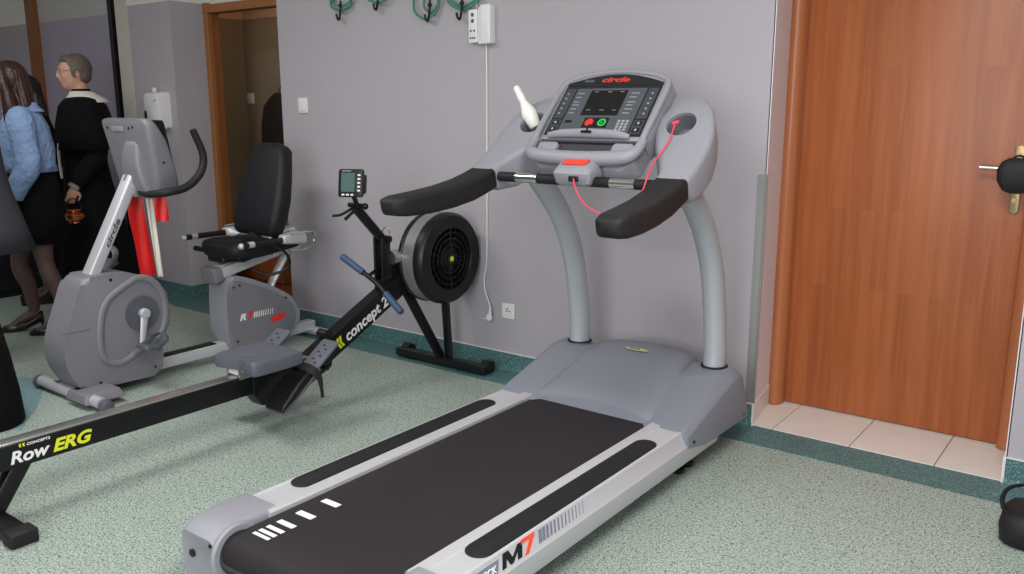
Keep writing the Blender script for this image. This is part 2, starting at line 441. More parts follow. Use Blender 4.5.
# door 1: leaf, half-round casing, handle
d1 = thing('door_1', (-.9, DY, 0), 'orange-brown wooden door with dark vertical plank grain behind the tiled threshold', 'door'); d1['kind'] = 'structure'
for k in ('label', 'category'): del d1[k]
b = NB(); box(b, DX0-.02, -.43, DY, DY+.045, .012, 2.06, .002); obj('door_leaf', b, M['wood'], d1)
b = NB()
half = [(.038*cos(R(t)), -.045*sin(R(t))) for t in range(0, 181, 15)]
prism(b, half+[(-.038, .03), (.038, .03)], (DX0-.026, DY-.035, .008), (1, 0, 0), (0, 1, 0), (0, 0, 1), 2.1)
obj('door_casing', b, M['casing'], d1)
b = NB(); prism(b, [(.035*cos(R(t)), -.035*sin(R(t))) for t in range(0, 181, 15)]+[(-.035, .03), (.035, .03)], (-.398, DY-.02, .008), (1, 0, 0), (0, 1, 0), (0, 0, 1), 2.1)
obj('door_casing', b, M['casing'], d1)
b = NB(); box(b, DX0-.05, DX1, DY-.03, DY+.05, 2.05, 2.12); obj('door_header', b, M['casing'], d1)
hd = NB(); prism(hd, sbox(-.472, 1.11, .017, .135, .015), (0, DY, 0), (1, 0, 0), (0, 0, 1), (0, -1, 0), .009, .002)
hp = obj('handle_plate', hd, M['brass'], d1)
b = NB(); tube(b, [(-.475, DY-.005, 1.155), (-.475, DY-.05, 1.155), (-.50, DY-.06, 1.155), (-.60, DY-.06, 1.158)], .0095, 12, 4); obj('door_handle', b, M['steel'], hp, )
b = NB(); disc(b, (-.472, DY-.008, 1.03), (0, -1, 0), .009, .01, 20); disc(b, (-.472, DY-.008, 1.215), (0, -1, 0), .005, .004, 12); obj('lock_cylinder', b, M['brass'], hp)
# the black thing hanging on the handle
t = thing('handle_pouch', (-.455, DY-.09, 1.13), 'small rounded black pouch hung over the handle of the wooden door', 'pouch')
b = NB(); rg = []
for (z, hx, hy) in ((1.065, .02, .012), (1.075, .045, .02), (1.11, .066, .028), (1.155, .070, .03), (1.185, .055, .024), (1.20, .030, .012)):
    rg.append([(x, y, z) for x, y in sbox(-.462, DY-.105, hx, hy, hy*.9)])
loft(b, rg); obj('pouch_body', b, M['rubber'], t)
b = NB(); tube(b, [(-.49, DY-.09, 1.19), (-.475, DY-.062, 1.205), (-.455, DY-.062, 1.205), (-.44, DY-.09, 1.19)], .004, 8, 4); obj('loop', b, M['strap'], t)
# metal corner guard
b = NB(); box(b, DX0-.035, DX0+.001, YB-.003, YB, .105, 1.115); box(b, DX0-.0005, DX0+.0065, YB-.003, YB+.006, .105, 1.115)
T(obj('corner_guard', b, M['alu'], origin=(DX0, YB, .105), smooth=False), label='slim brushed metal corner guard on the wall edge beside the wooden door', cat='corner guard')
# door 2: casing of the passage doorway
b = NB()
box(b, HX0-.0, HX0+.048, HY+.06, HY+.10, 0, 2.12, .004); box(b, HX1-.07, HX1, HY+.06, HY+.10, 0, 2.12, .004)
d2 = struct('door_2', b, M['casing2'])
d2['kind'] = 'structure'
b = NB(); box(b, HX0-.001, HX1+.001, HY+.058, HY+.0995, 2.05, 2.105); obj('door_header', b, M['casing2'], d2, smooth=False)
b = NB(); box(b, HX0+.02, HX0+.045, HY+.1, HY+.16, 0, 2.08); box(b, HX1-.055, HX1-.03, HY+.1, HY+.2, 0, 2.08); box(b, HX0+.045, HX1-.055, HY+.1, HY+.16, 2.05, 2.08); obj('door_jamb', b, M['woodY'], d2, smooth=False)
# alcove with the lavender door leaf, pale frame strip and dark edge
b = NB(); box(b, -7.85, -6.655, YB+.14, YB+.185, .02, 2.1); struct('door_3', b, M['lavender'])
b = NB(); box(b, -7.85, -6.655, YB+.14, YB+.185, 2.1, 2.84); struct('trim_6', b, mat('grey_white_paint', (190, 186, 186), .6))
b = NB(); box(b, -6.655, -6.60, YB+.10, YB+.19, 0, CEIL); struct('trim_3', b, M['black'])
b = NB(); box(b, -6.36, -6.195, YB-.004, YB+.19, 0, CEIL); struct('trim_4', b, mat('cream_trim', (196, 190, 180), .6))
b = NB(); box(b, -8.0, -7.85, YB+.10, YB+.19, 0, CEIL); struct('trim_5', b, M['woodY'])

# ---- wall fittings
def plate(name, x, z, w_, h_, y, label, cat, group=None, kind='switch'):
    t = thing(name, (x, y, z), label, cat, group)
    b = NB(); prism(b, sbox(x, z, w_/2, h_/2, .006), (0, y, 0), (1, 0, 0), (0, 0, 1), (0, -1, 0), .009, .002); obj('cover_plate', b, M['white'], t)
    if kind == 'switch':
        b = NB(); prism(b, sbox(x, z, w_*.34, h_*.36, .003), (0, y-.009, 0), (1, 0, 0), (0, 0, 1), (0, -1, 0), .004, .001); obj('rocker', b, M['white'], t)
    else:
        b = NB(); lathe(b, (x, y-.0091, z), (0, -1, 0), [(.026, 0), (.026, .002), (.022, .002), (.021, .0004), (.0, .0004)], 28); obj('socket_well', b, M['white'], t)
        b = NB()
        for dx in (-.0095, .0095): disc(b, (x+dx, y-.0095, z), (0, -1, 0), .004, .0025, 12)
        tube(b, [(x, y-.009, z+.014), (x, y-.022, z+.014)], .0028, 8); obj('socket_holes', b, M['dgrey'], t)
    return t
plate('light_switch', -4.287, 1.403, .085, .092, YB, 'white square light switch on the grey wall by the passage doorway', 'light switch')
plate('light_switch', -6.14, 1.462, .085, .085, 4.54, 'light switch dimly seen on the brown wall inside the passage', 'light switch')
plate('wall_socket', -2.705, .332, .083, .083, YB, 'white wall socket low on the grey wall near the dangling plug', 'wall socket', kind='socket')
# power boxes at the top and their cable
t = thing('power_strip', (-2.905, YB, 1.79), 'short white power strip with dark sockets fixed high on the wall', 'power strip')
b = NB(); prism(b, sbox(-2.907, 1.795, .029, .082, .008), (0, YB, 0), (1, 0, 0), (0, 0, 1), (0, -1, 0), .035, .005); obj('strip_body', b, M['white'], t)
for (x, z, q) in ((-2.907, 1.85, .010), (-2.907, 1.82, .010), (-2.918, 1.772, .006), (-2.896, 1.772, .006)):
    b = NB(); disc(b, (x, YB-.035, z), (0, -1, 0), q, .0012, 14); obj('outlet', b, M['dgrey'], t)
for dx in (-.014, 0, .014):
    b = NB(); box(b, -2.907+dx-.0045, -2.907+dx+.0045, YB-.0365, YB-.035, 1.732, 1.741); obj('outlet', b, M['dgrey'], t)
b = NB(); tube(b, [(-2.90, YB-.012, 1.875), (-2.90, YB-.01, 1.96), (-2.92, YB-.01, 2.3)], .0035, 8, 4); obj('supply_cable', b, M['white'], t)
t = thing('adapter_box', (-2.825, YB, 1.80), 'plain white adapter box beside the power strip high on the wall', 'adapter box')
b = NB(); prism(b, sbox(-2.815, 1.80, .032, .095, .008), (0, YB, 0), (1, 0, 0), (0, 0, 1), (0, -1, 0), .05, .005); prism(b, sbox(-2.858, 1.795, .018, .09, .004), (0, YB, 0), (1, 0, 0), (0, 0, 1), (0, -1, 0), .03, .003); obj('box_body', b, M['white'], t)
b = NB(); tube(b, [(-2.835, YB-.02, 1.705), (-2.838, YB-.008, 1.66), (-2.842, YB-.006, 1.2), (-2.848, YB-.006, .62), (-2.865, YB-.008, .5), (-2.855, YB-.012, .42), (-2.822, YB-.02, .36), (-2.815, YB-.02, .325)], .0042, 8, 6)
obj('power_cord', b, M['white'], t)
b = NB(); tube(b, [(-2.815, YB-.022, .34), (-2.817, YB-.022, .30)], [.007, .011], 12); ball(b, (-2.822, YB-.024, .283), .022, .016, .022)
tube(b, [(-2.83, YB-.03, .28), (-2.845, YB-.05, .28)], .003, 8); obj('plug', b, M['white'], t)
# dispenser
t = thing('hand_sanitizer_dispenser', (-5.86, YB, 1.37), 'white wall dispenser with dark oval window left of the passage doorway', 'dispenser')
b = NB(); rg = []
for (y, hx, hz) in ((YB, .105, .13), (YB-.05, .105, .13), (YB-.085, .095, .118), (YB-.095, .08, .10)): rg.append([(x, y, z) for x, z in sbox(-5.84, 1.37, hx, hz, .03)])
loft(b, rg); obj('dispenser_body', b, M['white'], t)
b = NB(); prism(b, [(.016*cos(k*pi/10), .042*sin(k*pi/10)) for k in range(20)], (-5.905, YB-.096, 1.33), (1, 0, 0), (0, 0, 1), (0, -1, 0), .003, 0); obj('sight_window', b, M['black'], t)
b = NB(); disc(b, (-5.775, YB-.095, 1.44), (0, -1, 0), .006, .003, 12); obj('lock', b, M['black'], t)
b = NB(); box(b, -5.875, -5.845, YB-.05, YB-.03, 1.49, 1.53, .003); obj('key_tab', b, M['white'], t)
# low black cabinet at the far left and the garment in the passage
t = thing('low_cabinet', (-7.35, 2.95, 0), 'low black cabinet along the far wall behind the standing people', 'cabinet')
b = NB(); box(b, -7.85, -6.80, 2.45, 3.60, .06, .62, .006); obj('cabinet_body', b, M['cabinet'], t)
b = NB(); box(b, -7.82, -6.83, 2.48, 3.58, 0, .06); obj('plinth', b, M['black'], t)
b = NB(); box(b, -6.80, -6.79, 2.50, 3.0, .10, .58, .003); obj('cabinet_door', b, M['cabinet'], t)
b = NB(); box(b, -6.80, -6.79, 3.02, 3.55, .10, .58, .003); obj('cabinet_door', b, M['cabinet'], t)
t = thing('hanging_coat', (-5.74, 4.54, 1.5), 'dark brown coat hanging in the shade of the passage doorway', 'coat')
b = NB(); rg = []
for (z, hx, hy, x) in ((.72, .20, .06, -5.72), (1.0, .19, .06, -5.72), (1.25, .17, .055, -5.72), (1.40, .14, .05, -5.71), (1.46, .08, .04, -5.70), (1.5, .03, .02, -5.69)):
    rg.append([(x+hx*cos(q*pi/12)*(1+.06*sin(3*q)), 4.455+hy*sin(q*pi/12)*(1+.15*cos(2*q)), z) for q in range(24)])
loft(b, rg); obj('coat_cloth', b, M['coat'], t)
b = NB(); tube(b, [(-5.69, 4.54, 1.56), (-5.69, 4.49, 1.55), (-5.69, 4.46, 1.50), (-5.69, 4.45, 1.50)], .008, 8, 3); obj('wall_hook', b, M['brass'], t)
t = thing('wooden_cupboard', (-5.75, 4.38, 0), 'reddish brown wooden cupboard low inside the passage', 'cupboard')
b = NB(); box(b, -6.18, -5.5, 4.26, 4.53, .01, .30, .004); obj('cupboard_body', b, M['woodY'], t)
b = NB(); box(b, -6.16, -5.85, 4.245, 4.259, .03, .28, .002); obj('cupboard_door', b, M['wood'], t)
b = NB(); box(b, -5.83, -5.52, 4.245, 4.259, .03, .28, .002); obj('cupboard_door', b, M['wood'], t)

# green resistance tubes hanging on black hooks
def loop_pts(x, z, w_, h_, y, n=20, a0=180, a1=360, tw=.01):
    return [(x+w_*cos(R(a0+(a1-a0)*k/n)), y+tw*sin(k*.9), z+h_*sin(R(a0+(a1-a0)*k/n))) for k in range(n+1)]
def band(x, loops, hk, label, grp='exercise bands hung high on the wall'):
    t = thing('exercise_band', (x, YB-.03, 2.0), label, 'exercise band', grp)
    b = NB()
    for (dx, z, w_, h_) in loops:
        pts = [(x+dx-w_*.7, YB-.03, 2.3)]+[(q[0], q[1], q[2]) for q in loop_pts(x+dx, z, w_, h_, YB-.035)]+[(x+dx+w_*.7, YB-.03, 2.3)]
        tube(b, pts, .0065, 8, 2)
    obj('band_tube', b, M['tubegreen'], t)
    hx, hz = hk
    b = NB(); tube(b, [(hx, YB-.045, hz+.09), (hx, YB-.05, hz+.03), (hx-.012, YB-.05, hz-.012), (hx-.028, YB-.05, hz-.004), (hx-.034, YB-.05, hz+.02)], .0065, 8, 4)
    ball(b, (hx, YB-.047, hz+.065), .012); obj('carabiner', b, M['blackmetal'], t)
band(-3.88, [(0, 2.02, .095, .088), (.006, 2.02, .08, .066)], (-3.868, 1.895), 'green rubber band loop with black hook, nearest the passage doorway')
band(-3.57, [(0, 2.03, .11, .075)], (-3.565, 1.93), 'green rubber band showing only its lowest curve and a short hook')
band(-3.225, [(0, 2.0, .10, .155), (.035, 2.0, .055, .125)], (-3.185, 1.85), 'longest green rubber band, two strands with a black hook')
band(-2.965, [(0, 2.02, .13, .140), (.004, 2.02, .115, .125)], (-2.965, 1.845), 'thick green rubber band next to the power strip')

# ================================================================== TREADMILL
XC = -1.743
tm = thing('treadmill', (XC, 2.35, 0), 'large grey and silver treadmill with black belt by the wooden door', 'treadmill')
# deck core
b = NB(); box(b, XC-.30, XC+.30, 1.42, 3.0, .10, .175); obj('deck', b, M['black'], tm, smooth=False)
# belt: closed loop round the rear roller
b = NB(); hw = .272; prof = []
prof += [(3.0, .196), (1.42, .196)]
for k in range(1, 12): prof.append((1.345+.0-.052*sin(pi*k/12)+.0, .144+.052*cos(pi*k/12)))
prof += [(1.42, .092), (3.0, .092), (3.0, .098), (1.42, .098), (1.345, .102)]
prof += [(1.30, .144), (1.345, .18), (1.42, .19), (3.0, .19)]
prism(b, prof, (XC-hw, 0, 0), (0, 1, 0), (0, 0, 1), (1, 0, 0), 2*hw); belt = obj('running_belt', b, M['belt'], tm, ang=30)
b = NB(); tube(b, [(XC-hw-.012, 1.345, .144), (XC+hw+.012, 1.345, .144)], .042, 24); obj('rear_roller', b, M['black'], tm)
y = 1.372
for wd, gap in ((.012, .009), (.014, .012), (.016, .022), (.020, .05), (.024, .075), (.024, 0)):
    b = NB(); box(b, XC-.235, XC-.165, y, y+wd, .1955, .1968); y += wd+gap
    obj('belt_stripe', b, M['whiteprint'], belt, smooth=False)
# side rails
def rail(s):
    pr = [(.278, .10), (.278, .205), (.284, .212), (.322, .212), (.326, .208), (.408, .208), (.412, .212), (.4205, .2095), (.4365, .160), (.4415, .155), (.441, .12), (.432, .085), (.415, .075), (.30, .075)]
    b = NB(); prism(b, [(s*q[0], q[1]) for q in pr], (XC, 1.47, 0), (1, 0, 0), (0, 0, 1), (0, 1, 0), 1.62)
    ro = obj('side_rail', b, M['rail'], tm, ang=28)
    b = NB(); prism(b, sbox(s*.367, 2.14, .040, .51, .039, 8), (XC, 0, .2075), (1, 0, 0), (0, 1, 0), (0, 0, 1), .006, .002)
    obj('foot_pad', b, M['rubber'], ro, label='long black rubber foot pad')
    return ro
rl = rail(-1); rr_ = rail(1)
# M7 lettering on the sloping outer face of the near rail
RO = Vector((XC+.4365, 0, .160)); RUY = Vector((-.016, 0, .0495)).normalized(); RN = Vector((.0495, 0, .016)).normalized()
def rprism(bm, poly, n0=0.0, d=.0012): prism(bm, poly, RO+RN*n0, (0, 1, 0), RUY, RN, d)
b = NB(); rprism(b, [(1.685, .006), (1.703, .006), (1.711, .028), (1.722, .006), (1.735, .006), (1.762, .028), (1.755, .006), (1.775, .006), (1.790, .046), (1.768, .046), (1.737, .022), (1.725, .046), (1.700, .046)]); obj('letter', b, M['black'], rr_, smooth=False)
b = NB(); rprism(b, [(1.787, .004), (1.806, .004), (1.846, .040), (1.850, .050), (1.786, .050), (1.780, .039), (1.822, .039)]); obj('number', b, M['orange'], rr_, smooth=False)
b = NB(); y = 1.858; wd = .016
for k in range(13):
    rprism(b, [(y, .010), (y+wd, .010), (y+wd+.010, .046), (y+.010, .046)]); y += .0195; wd *= .86
g_ = obj('bar_graphic', b, M['greyprint'], rr_, smooth=False)
b = NB(); rprism(b, [(1.52, .006), (1.665, .006), (1.68, .040), (1.535, .040)]); bg = obj('badge', b, M['greyprint'], rr_, smooth=False)
b = NB(); text(b, 'DECK', RO+Vector((0, 1.585, 0))+RUY*.012+RN*.002, (0, 1, 0), RUY, .026, 1.1, .2, .0005); obj('badge_lettering', b, M['whiteprint'], rr_, smooth=False)
# rear end caps
for s in (-1, 1):
    b = NB(); rg = []
    for (y, z0, z1, u1) in ((1.285, .07, .165, .425), (1.275, .05, .19, .44), (1.30, .035, .205, .449), (1.36, .03, .216, .452), (1.44, .045, .219, .452), (1.50, .07, .217, .447)):
        rg.append([(XC+s*u, y, z) for u, z in sbox((.285+u1)/2, (z0+z1)/2, (u1-.285)/2, (z1-z0)/2, .022, 4)])
    loft(b, rg)
    ec = obj('end_cap', b, M['grey'], tm)
    b = NB(); lathe(b, (XC+s*.284, 1.35, .135), (-s, 0, 0), [(.085, -.004), (.088, .004), (.082, .012), (.066, .012), (.064, -.004)], 32); obj('cap_ring', b, M['grey'], ec)
    b = NB(); disc(b, (XC+s*.40, 1.280, .12), (0, -1, 0), .012, .004, 16); obj('screw', b, M['black'], ec)
    b = NB(); disc(b, (XC+s*.30, 1.277, .175), (0, -1, 0), .006, .004, 12); obj('screw', b, M['black'], ec)
# wheels / levelling feet
for (x, y) in ((-.36, 1.6), (.36, 1.6), (-.36, 2.9), (.36, 2.9), (.36, 2.98)):
    b = NB(); lathe(b, (XC+x, y, 0), (0, 0, 1), [(.022, 0), (.026, .006), (.026, .018), (.012, .022), (.010, .085)], 16); obj('levelling_foot', b, M['black'], tm)
# hood
b = NB(); rg = []
for (y, z, dz) in ((2.815, .208, .018), (2.825, .222, .022), (2.90, .250, .026), (3.0, .288, .028), (3.1, .322, .026), (3.2, .345, .020), (3.28, .352, .016), (3.34, .345, .012), (3.385, .31, .006), (3.40, .26, .0), (3.41, .06, 0)):
    r_ = []
    for k in range(17):
        u = -1+2*k/16; e = .288-.07*min(1, max(0, (y-2.815)/.5))
        zz = z+dz*(1-u*u)-(.02 if abs(u) > .99 else 0)
        r_.append((XC+u*e, y+.035*(1-u*u)*(1 if y < 3.15 else .5), zz))
    r_ += [(XC+e, y, .06), (XC-e, y, .06)]
    rg.append(r_)
loft(b, rg); hd_ = obj('motor_hood', b, M['hood'], tm, ang=50)
b = NB(); prism(b, [(.055*cos(k*pi/12), .014*sin(k*pi/12)) for k in range(24)], (XC+.0, 3.20, .366), (1, 0, 0), (0, .99, .1), (0, -.1, 1), .002, 0); bd = obj('oval_badge', b, mat('champagne_badge', (196, 190, 130), .4), hd_)
b = NB(); text(b, 'circle', (XC-.035, 3.194, .3685), (1, 0, 0), (0, 1, .1), .018, 1.3, .2, .0003); obj('badge_lettering', b, M['dgrey'], bd, smooth=False)
for s in (-1, 1):
    b = NB(); P = []
    for q in [(.19, 3.0, .255), (.27, 2.79, .200), (.19, 3.10, .305), (.19, 3.30, .326), (.19, 3.42, .20), (.19, 3.42, .06), (.19, 2.79, .14),
              (.425, 2.785, .214), (.395, 3.16, .338), (.405, 3.28, .340), (.40, 3.36, .27),
              (.447, 2.80, .148), (.446, 2.79, .19), (.448, 3.22, .315), (.448, 3.29, .31), (.455, 3.36, .115), (.453, 2.95, .122), (.43, 3.38, .10)]:
        P.append((XC+s*q[0], q[1], q[2]))
    hull(b, P, .006); sc = obj('side_cover', b, M['hood'], tm, ang=22)
    b = NB(); disc(b, (XC+s*.447, 2.84, .165), (s, 0, 0), .006, .006, 12); obj('screw', b, M['black'], sc)
    b = NB(); disc(b, (XC+s*.449, 3.31, .135), (s, 0, 0), .006, .006, 12); obj('screw', b, M['black'], sc)
    # upright
    x = XC+s*.332
    pts = [(x, 3.262, .30), (x, 3.262, .42), (x, 3.235, .60), (x, 3.185, .78), (x, 3.10, .93), (x, 3.00, 1.04), (x+(-s)*.005, 2.91, 1.12), (x, 2.86, 1.17)]
    b = NB(); tube(b, pts, .046, 22, 5, side=(1, 0, 0), rz=.050); ut = obj('upright', b, M['tube'], tm)
    b = NB(); lathe(b, (x, 3.262, .335), (0, 0, 1), [(.048, 0), (.056, .003), (.056, .007), (.048, .009)], 28, ); obj('upright_collar', b, M['rubber'], tm)
# console
FC = Vector((-1.7595, 2.905, 1.382)); EU = Vector((1, 0, 0)); EV = Vector((0, .674, .739)); EN = Vector((0, -.739, .674))
def fp(u, v, n=0): return FC+EU*u+EV*v+EN*n
out = [(-.238, -.16), (-.245, -.12), (-.245, .10), (-.236, .145), (-.20, .168), (-.12, .194), (0, .205), (.12, .194), (.20, .168), (.236, .145), (.245, .10), (.245, -.12), (.238, -.16)]
b = NB(); prism(b, out, fp(0, 0, -.10), EU, EV, EN, .10, .012)
con = obj('console', b, M['grey'], tm, label='grey console with dark key panel and red lettering')
# raised frame around the panel
def strip(bm, pts, rr, rz): tube(bm, pts, rr, 10, 4, rz=rz)
b = NB()
tube(b, [fp(-.232, -.20, .0), fp(-.236, -.14, .012), fp(-.238, 0, .008), fp(-.235, .11, .002), fp(-.222, .15, 0)], .013, 12, 5)
tube(b, [fp(.232, -.20, .0), fp(.236, -.14, .012), fp(.238, 0, .008), fp(.235, .11, .002), fp(.222, .15, 0)], .013, 12, 5)
tube(b, [fp(-.222, .15, 0), fp(-.15, .181, 0), fp(0, .199, 0), fp(.15, .181, 0), fp(.222, .15, 0)], .011, 12, 5)
obj('bezel', b, M['grey'], con)
arc = [(.212-.424*k/16, .128+.066*sin(pi*(.10+.80*k/16))-.012) for k in range(17)]
b = NB(); prism(b, [(-.212, .121), (.212, .121)]+arc, fp(0, 0, 0), EU, EV, EN, .004); obj('logo_band', b, M['screen'], con, smooth=False)
b = NB(); text(b, 'circle', fp(-.066, .142, .0045), EU, EV, .034, 1.65, .25, .0012); obj('console_lettering', b, M['redlogo'], con, smooth=False)
b = NB(); prism(b, sbox(-.12, .148, .022, .007, .003), fp(0, 0, .0042), EU, EV, EN, .0006); obj('small_badge', b, M['panel'], con, smooth=False)
b = NB(); prism(b, [(-.212, -.128), (.212, -.128), (.212, .117), (-.212, .117)], fp(0, 0, 0), EU, EV, EN, .004); pn = obj('key_panel', b, M['screen'], con, smooth=False)
b = NB()
def pr(bm, x0, x1, y0, y1, n0=.004, d=.0008): prism(bm, [(x0, y0), (x1, y0), (x1, y1), (x0, y1)], fp(0, 0, n0), EU, EV, EN, d)
pr(b, -.155, .155, -.118, .108)
obj('panel_field', b, M['panel'], pn, smooth=False)
mat('side_key_grey', (62, 66, 72), .35)
for q in ((-.205, -.162, -.045, .108), (.162, .205, -.045, .108), (-.205, -.162, -.118, -.052), (.162, .205, -.118, -.052)):
    b = NB(); pr(b, *q); obj('side_keypad', b, bpy.data.materials['side_key_grey'], pn, smooth=False)
b = NB(); pr(b, -.087, .077, -.03, .097, .0048); obj('display_screen', b, mat('screen_black', (17, 17, 18), .12), pn, smooth=False)
b = NB(); pr(b, -.057, .052, -.092, -.042, .0048); obj('start_stop_field', b, M['black'], pn, smooth=False)
b = NB(); prism(b, [(.019*cos(k*pi/4+pi/8), .019*sin(k*pi/4+pi/8)) for k in range(8)], fp(-.030, -.066, .0056), EU, EV, EN, .001); obj('stop_key', b, M['redlogo'], pn, smooth=False)
b = NB(); lathe(b, fp(.026, -.066, .0056), EN, [(.018, 0), (.018, .001), (.011, .001), (.011, 0)], 24, closed=True); prism(b, [(-.005, -.006), (.007, 0), (-.005, .006)], fp(.026, -.066, .0056), EU, EV, EN, .001)
obj('start_key', b, M['green'], pn, smooth=False)
b = NB()
for i in range(3):
    for j in range(4): pr(b, .092+i*.018, .104+i*.018, -.062-j*.014, -.052-j*.014, .0048)
for v in (.08, .055, .03, .005, -.02):
    for u in (-.19, .186): disc(b, fp(u, v, .0048), EN, .0045, .0008, 10)
for v in (-.068, -.10):
    for u in (-.184, .184): disc(b, fp(u, v, .0064), EN, .006, .0008, 10)
for u in (-.07, -.01, .045): pr(b, u, u+.018, .088, .090, .0056); pr(b, u, u+.018, -.005, -.003, .0056)
for k, v in enumerate((.08, .06, .035, .02, .0, -.02)):
    pr(b, -.145, -.145+.03-.004*(k % 3), v, v+.004, .0048); pr(b, .095, .095+.034-.005*(k % 2), v, v+.004, .0048)
obj('key_legends', b, mat('key_legend_grey', (150, 154, 158), .5), pn, smooth=False)
b = NB()
for v in (-.068, -.10):
    for u in (-.184, .184): pr(b, u-.014, u+.014, v-.010, v+.010, .0048, .0014)
pr(b, -.142, -.112, -.068, -.056, .0048, .0014)
obj('arrow_keys', b, M['black'], pn, smooth=False)
# reading ledge and tray
b = NB(); tube(b, [fp(-.185, -.138, .010), fp(-.12, -.134, .018), fp(0, -.132, .020), fp(.12, -.134, .018), fp(.175, -.138, .010)], [.005, .009, .010, .009, .005], 12, 4, rz=[.010, .016, .018, .016, .010]); obj('reading_ledge', b, M['grey'], con)
b = NB(); pr(b, -.022, .022, -.140, -.133, .032, .006); pr(b, -.003, .003, -.134, -.100, .034, .002); obj('ledge_clip', b, M['black'], con, smooth=False)
b = NB(); tube(b, [fp(-.236, -.15, .005), fp(-.232, -.205, .012), fp(-.200, -.238, .018), fp(-.10, -.252, .022), fp(0, -.256, .023), fp(.10, -.252, .022), fp(.200, -.238, .018), fp(.232, -.205, .012), fp(.236, -.15, .005)], [.016, .020, .026, .028, .028, .028, .026, .020, .016], 14, 5)
obj('tray_lip', b, M['grey'], con)
b = NB(); prism(b, [(-.232, -.155), (-.225, -.235), (-.18, -.272), (.18, -.272), (.225, -.235), (.232, -.155)], fp(0, 0, -.10), EU, EV, EN, .085, .01); obj('lower_housing', b, M['grey'], con)
b = NB(); pr(b, -.212, .212, -.235, -.130, -.015, .004); pr(b, -.212, .212, -.1605, -.150, -.012, .0135); obj('tray_recess', b, mat('tray_shadow_grey', (58, 57, 63), .6), con, smooth=False)
for u0 in (-.165, .165):
    b = NB(); prism(b, sbox(u0, -.188, .045, .022, .016), fp(0, 0, -.012), EU, EV, EN, .022, .006); obj('tray_holder', b, M['grey'], con)
# wings/arms
def boolean(bm, cut):
    me1 = bpy.data.meshes.new('a'); bm.to_mesh(me1); bm.free(); me2 = bpy.data.meshes.new('b'); cut.to_mesh(me2); cut.free()
    o1 = bpy.data.objects.new('a', me1); o2 = bpy.data.objects.new('b', me2); COL.objects.link(o1); COL.objects.link(o2)
    m = o1.modifiers.new('x', 'BOOLEAN'); m.operation = 'DIFFERENCE'; m.object = o2; m.solver = 'EXACT'
    dg = bpy.context.evaluated_depsgraph_get(); me = bpy.data.meshes.new_from_object(o1.evaluated_get(dg))
    b_ = bmesh.new(); b_.from_mesh(me)
    for o in (o1, o2): bpy.data.objects.remove(o)
    for q in (me1, me2, me): bpy.data.meshes.remove(q)
    return b_
AX = Vector((0, -.70, .71)).normalized()
for s in (-1, 1):
    #      top(Y,z)        bottom(Y,z)     u_in  u_out
    SEC = [((2.655, 1.155), (2.665, 1.083), .348, .472), ((2.70, 1.182), (2.71, 1.070), .345, .476), ((2.76, 1.220), (2.785, 1.083), .312, .476), ((2.82, 1.262), (2.86, 1.13), .262, .474),
           ((2.865, 1.308), (2.915, 1.19), .238, .468), ((2.91, 1.355), (2.95, 1.25), .228, .452), ((2.955, 1.392), (2.985, 1.31), .24, .425), ((3.00, 1.420), (3.02, 1.352), .23, .38), ((3.04, 1.442), (3.05, 1.395), .225, .31)]
    rg = []
    for (tp, bt, u0, u1) in SEC:
        tp, bt = Vector((0, *tp)), Vector((0, *bt)); n_ = (tp-bt); hh = n_.length/2; n_.normalize()
        c = (tp+bt)/2+Vector((XC-.008+s*(u0+u1)/2, 0, 0))
        rg.append([c+Vector((s*q[0], 0, 0))+n_*q[1] for q in sbox(0, 0, (u1-u0)/2, hh, min(.024, hh*.6), 4)])
    b = NB(); loft(b, rg); bmesh.ops.recalc_face_normals(b, faces=b.faces)
    cpos = Vector((XC-.008+s*.330, 2.892, 1.335))
    cut = NB(); lathe(cut, cpos-AX*.085, AX, [(.054, 0), (.060, .2)], 32)
    bmesh.ops.recalc_face_normals(cut, faces=cut.faces)
    b = boolean(b, cut)
    arm = obj('console_arm', b, M['grey'], tm, ang=35)
    b = NB(); lathe(b, cpos-AX*.083, AX, [(.0, 0), (.0535, 0), (.0560, .072), (.0545, .072), (.052, .004), (0, .004)], 32); obj('cup_holder', b, mat('cup_liner_grey', (110, 108, 116), .5) if s < 0 else bpy.data.materials['cup_liner_grey'], arm)
    # grip, splayed a little outward towards its tip
    b = NB(); rg = []
    for (y, z, hw_, th) in ((2.165, 1.045, .026, .018), (2.178, 1.047, .046, .030), (2.22, 1.049, .054, .036), (2.32, 1.053, .057, .039), (2.44, 1.064, .059, .040), (2.55, 1.083, .061, .040), (2.62, 1.103, .062, .039), (2.672, 1.120, .063, .038)):
        dx = (.052 if s > 0 else .030)*max(0, (2.67-y)/.5)**1.2; th *= 1.14
        sl = .22; n_ = Vector((0, -sl, 1)).normalized()
        rg.append([Vector((XC-.008+s*(.410+dx), y, z))+Vector((q[0], 0, 0))+n_*q[1] for q in sbox(0, 0, hw_, th*.92, .018, 4)])
    loft(b, rg); obj('grip', b, M['rubber'], tm, ang=60, label='black moulded hand grip')
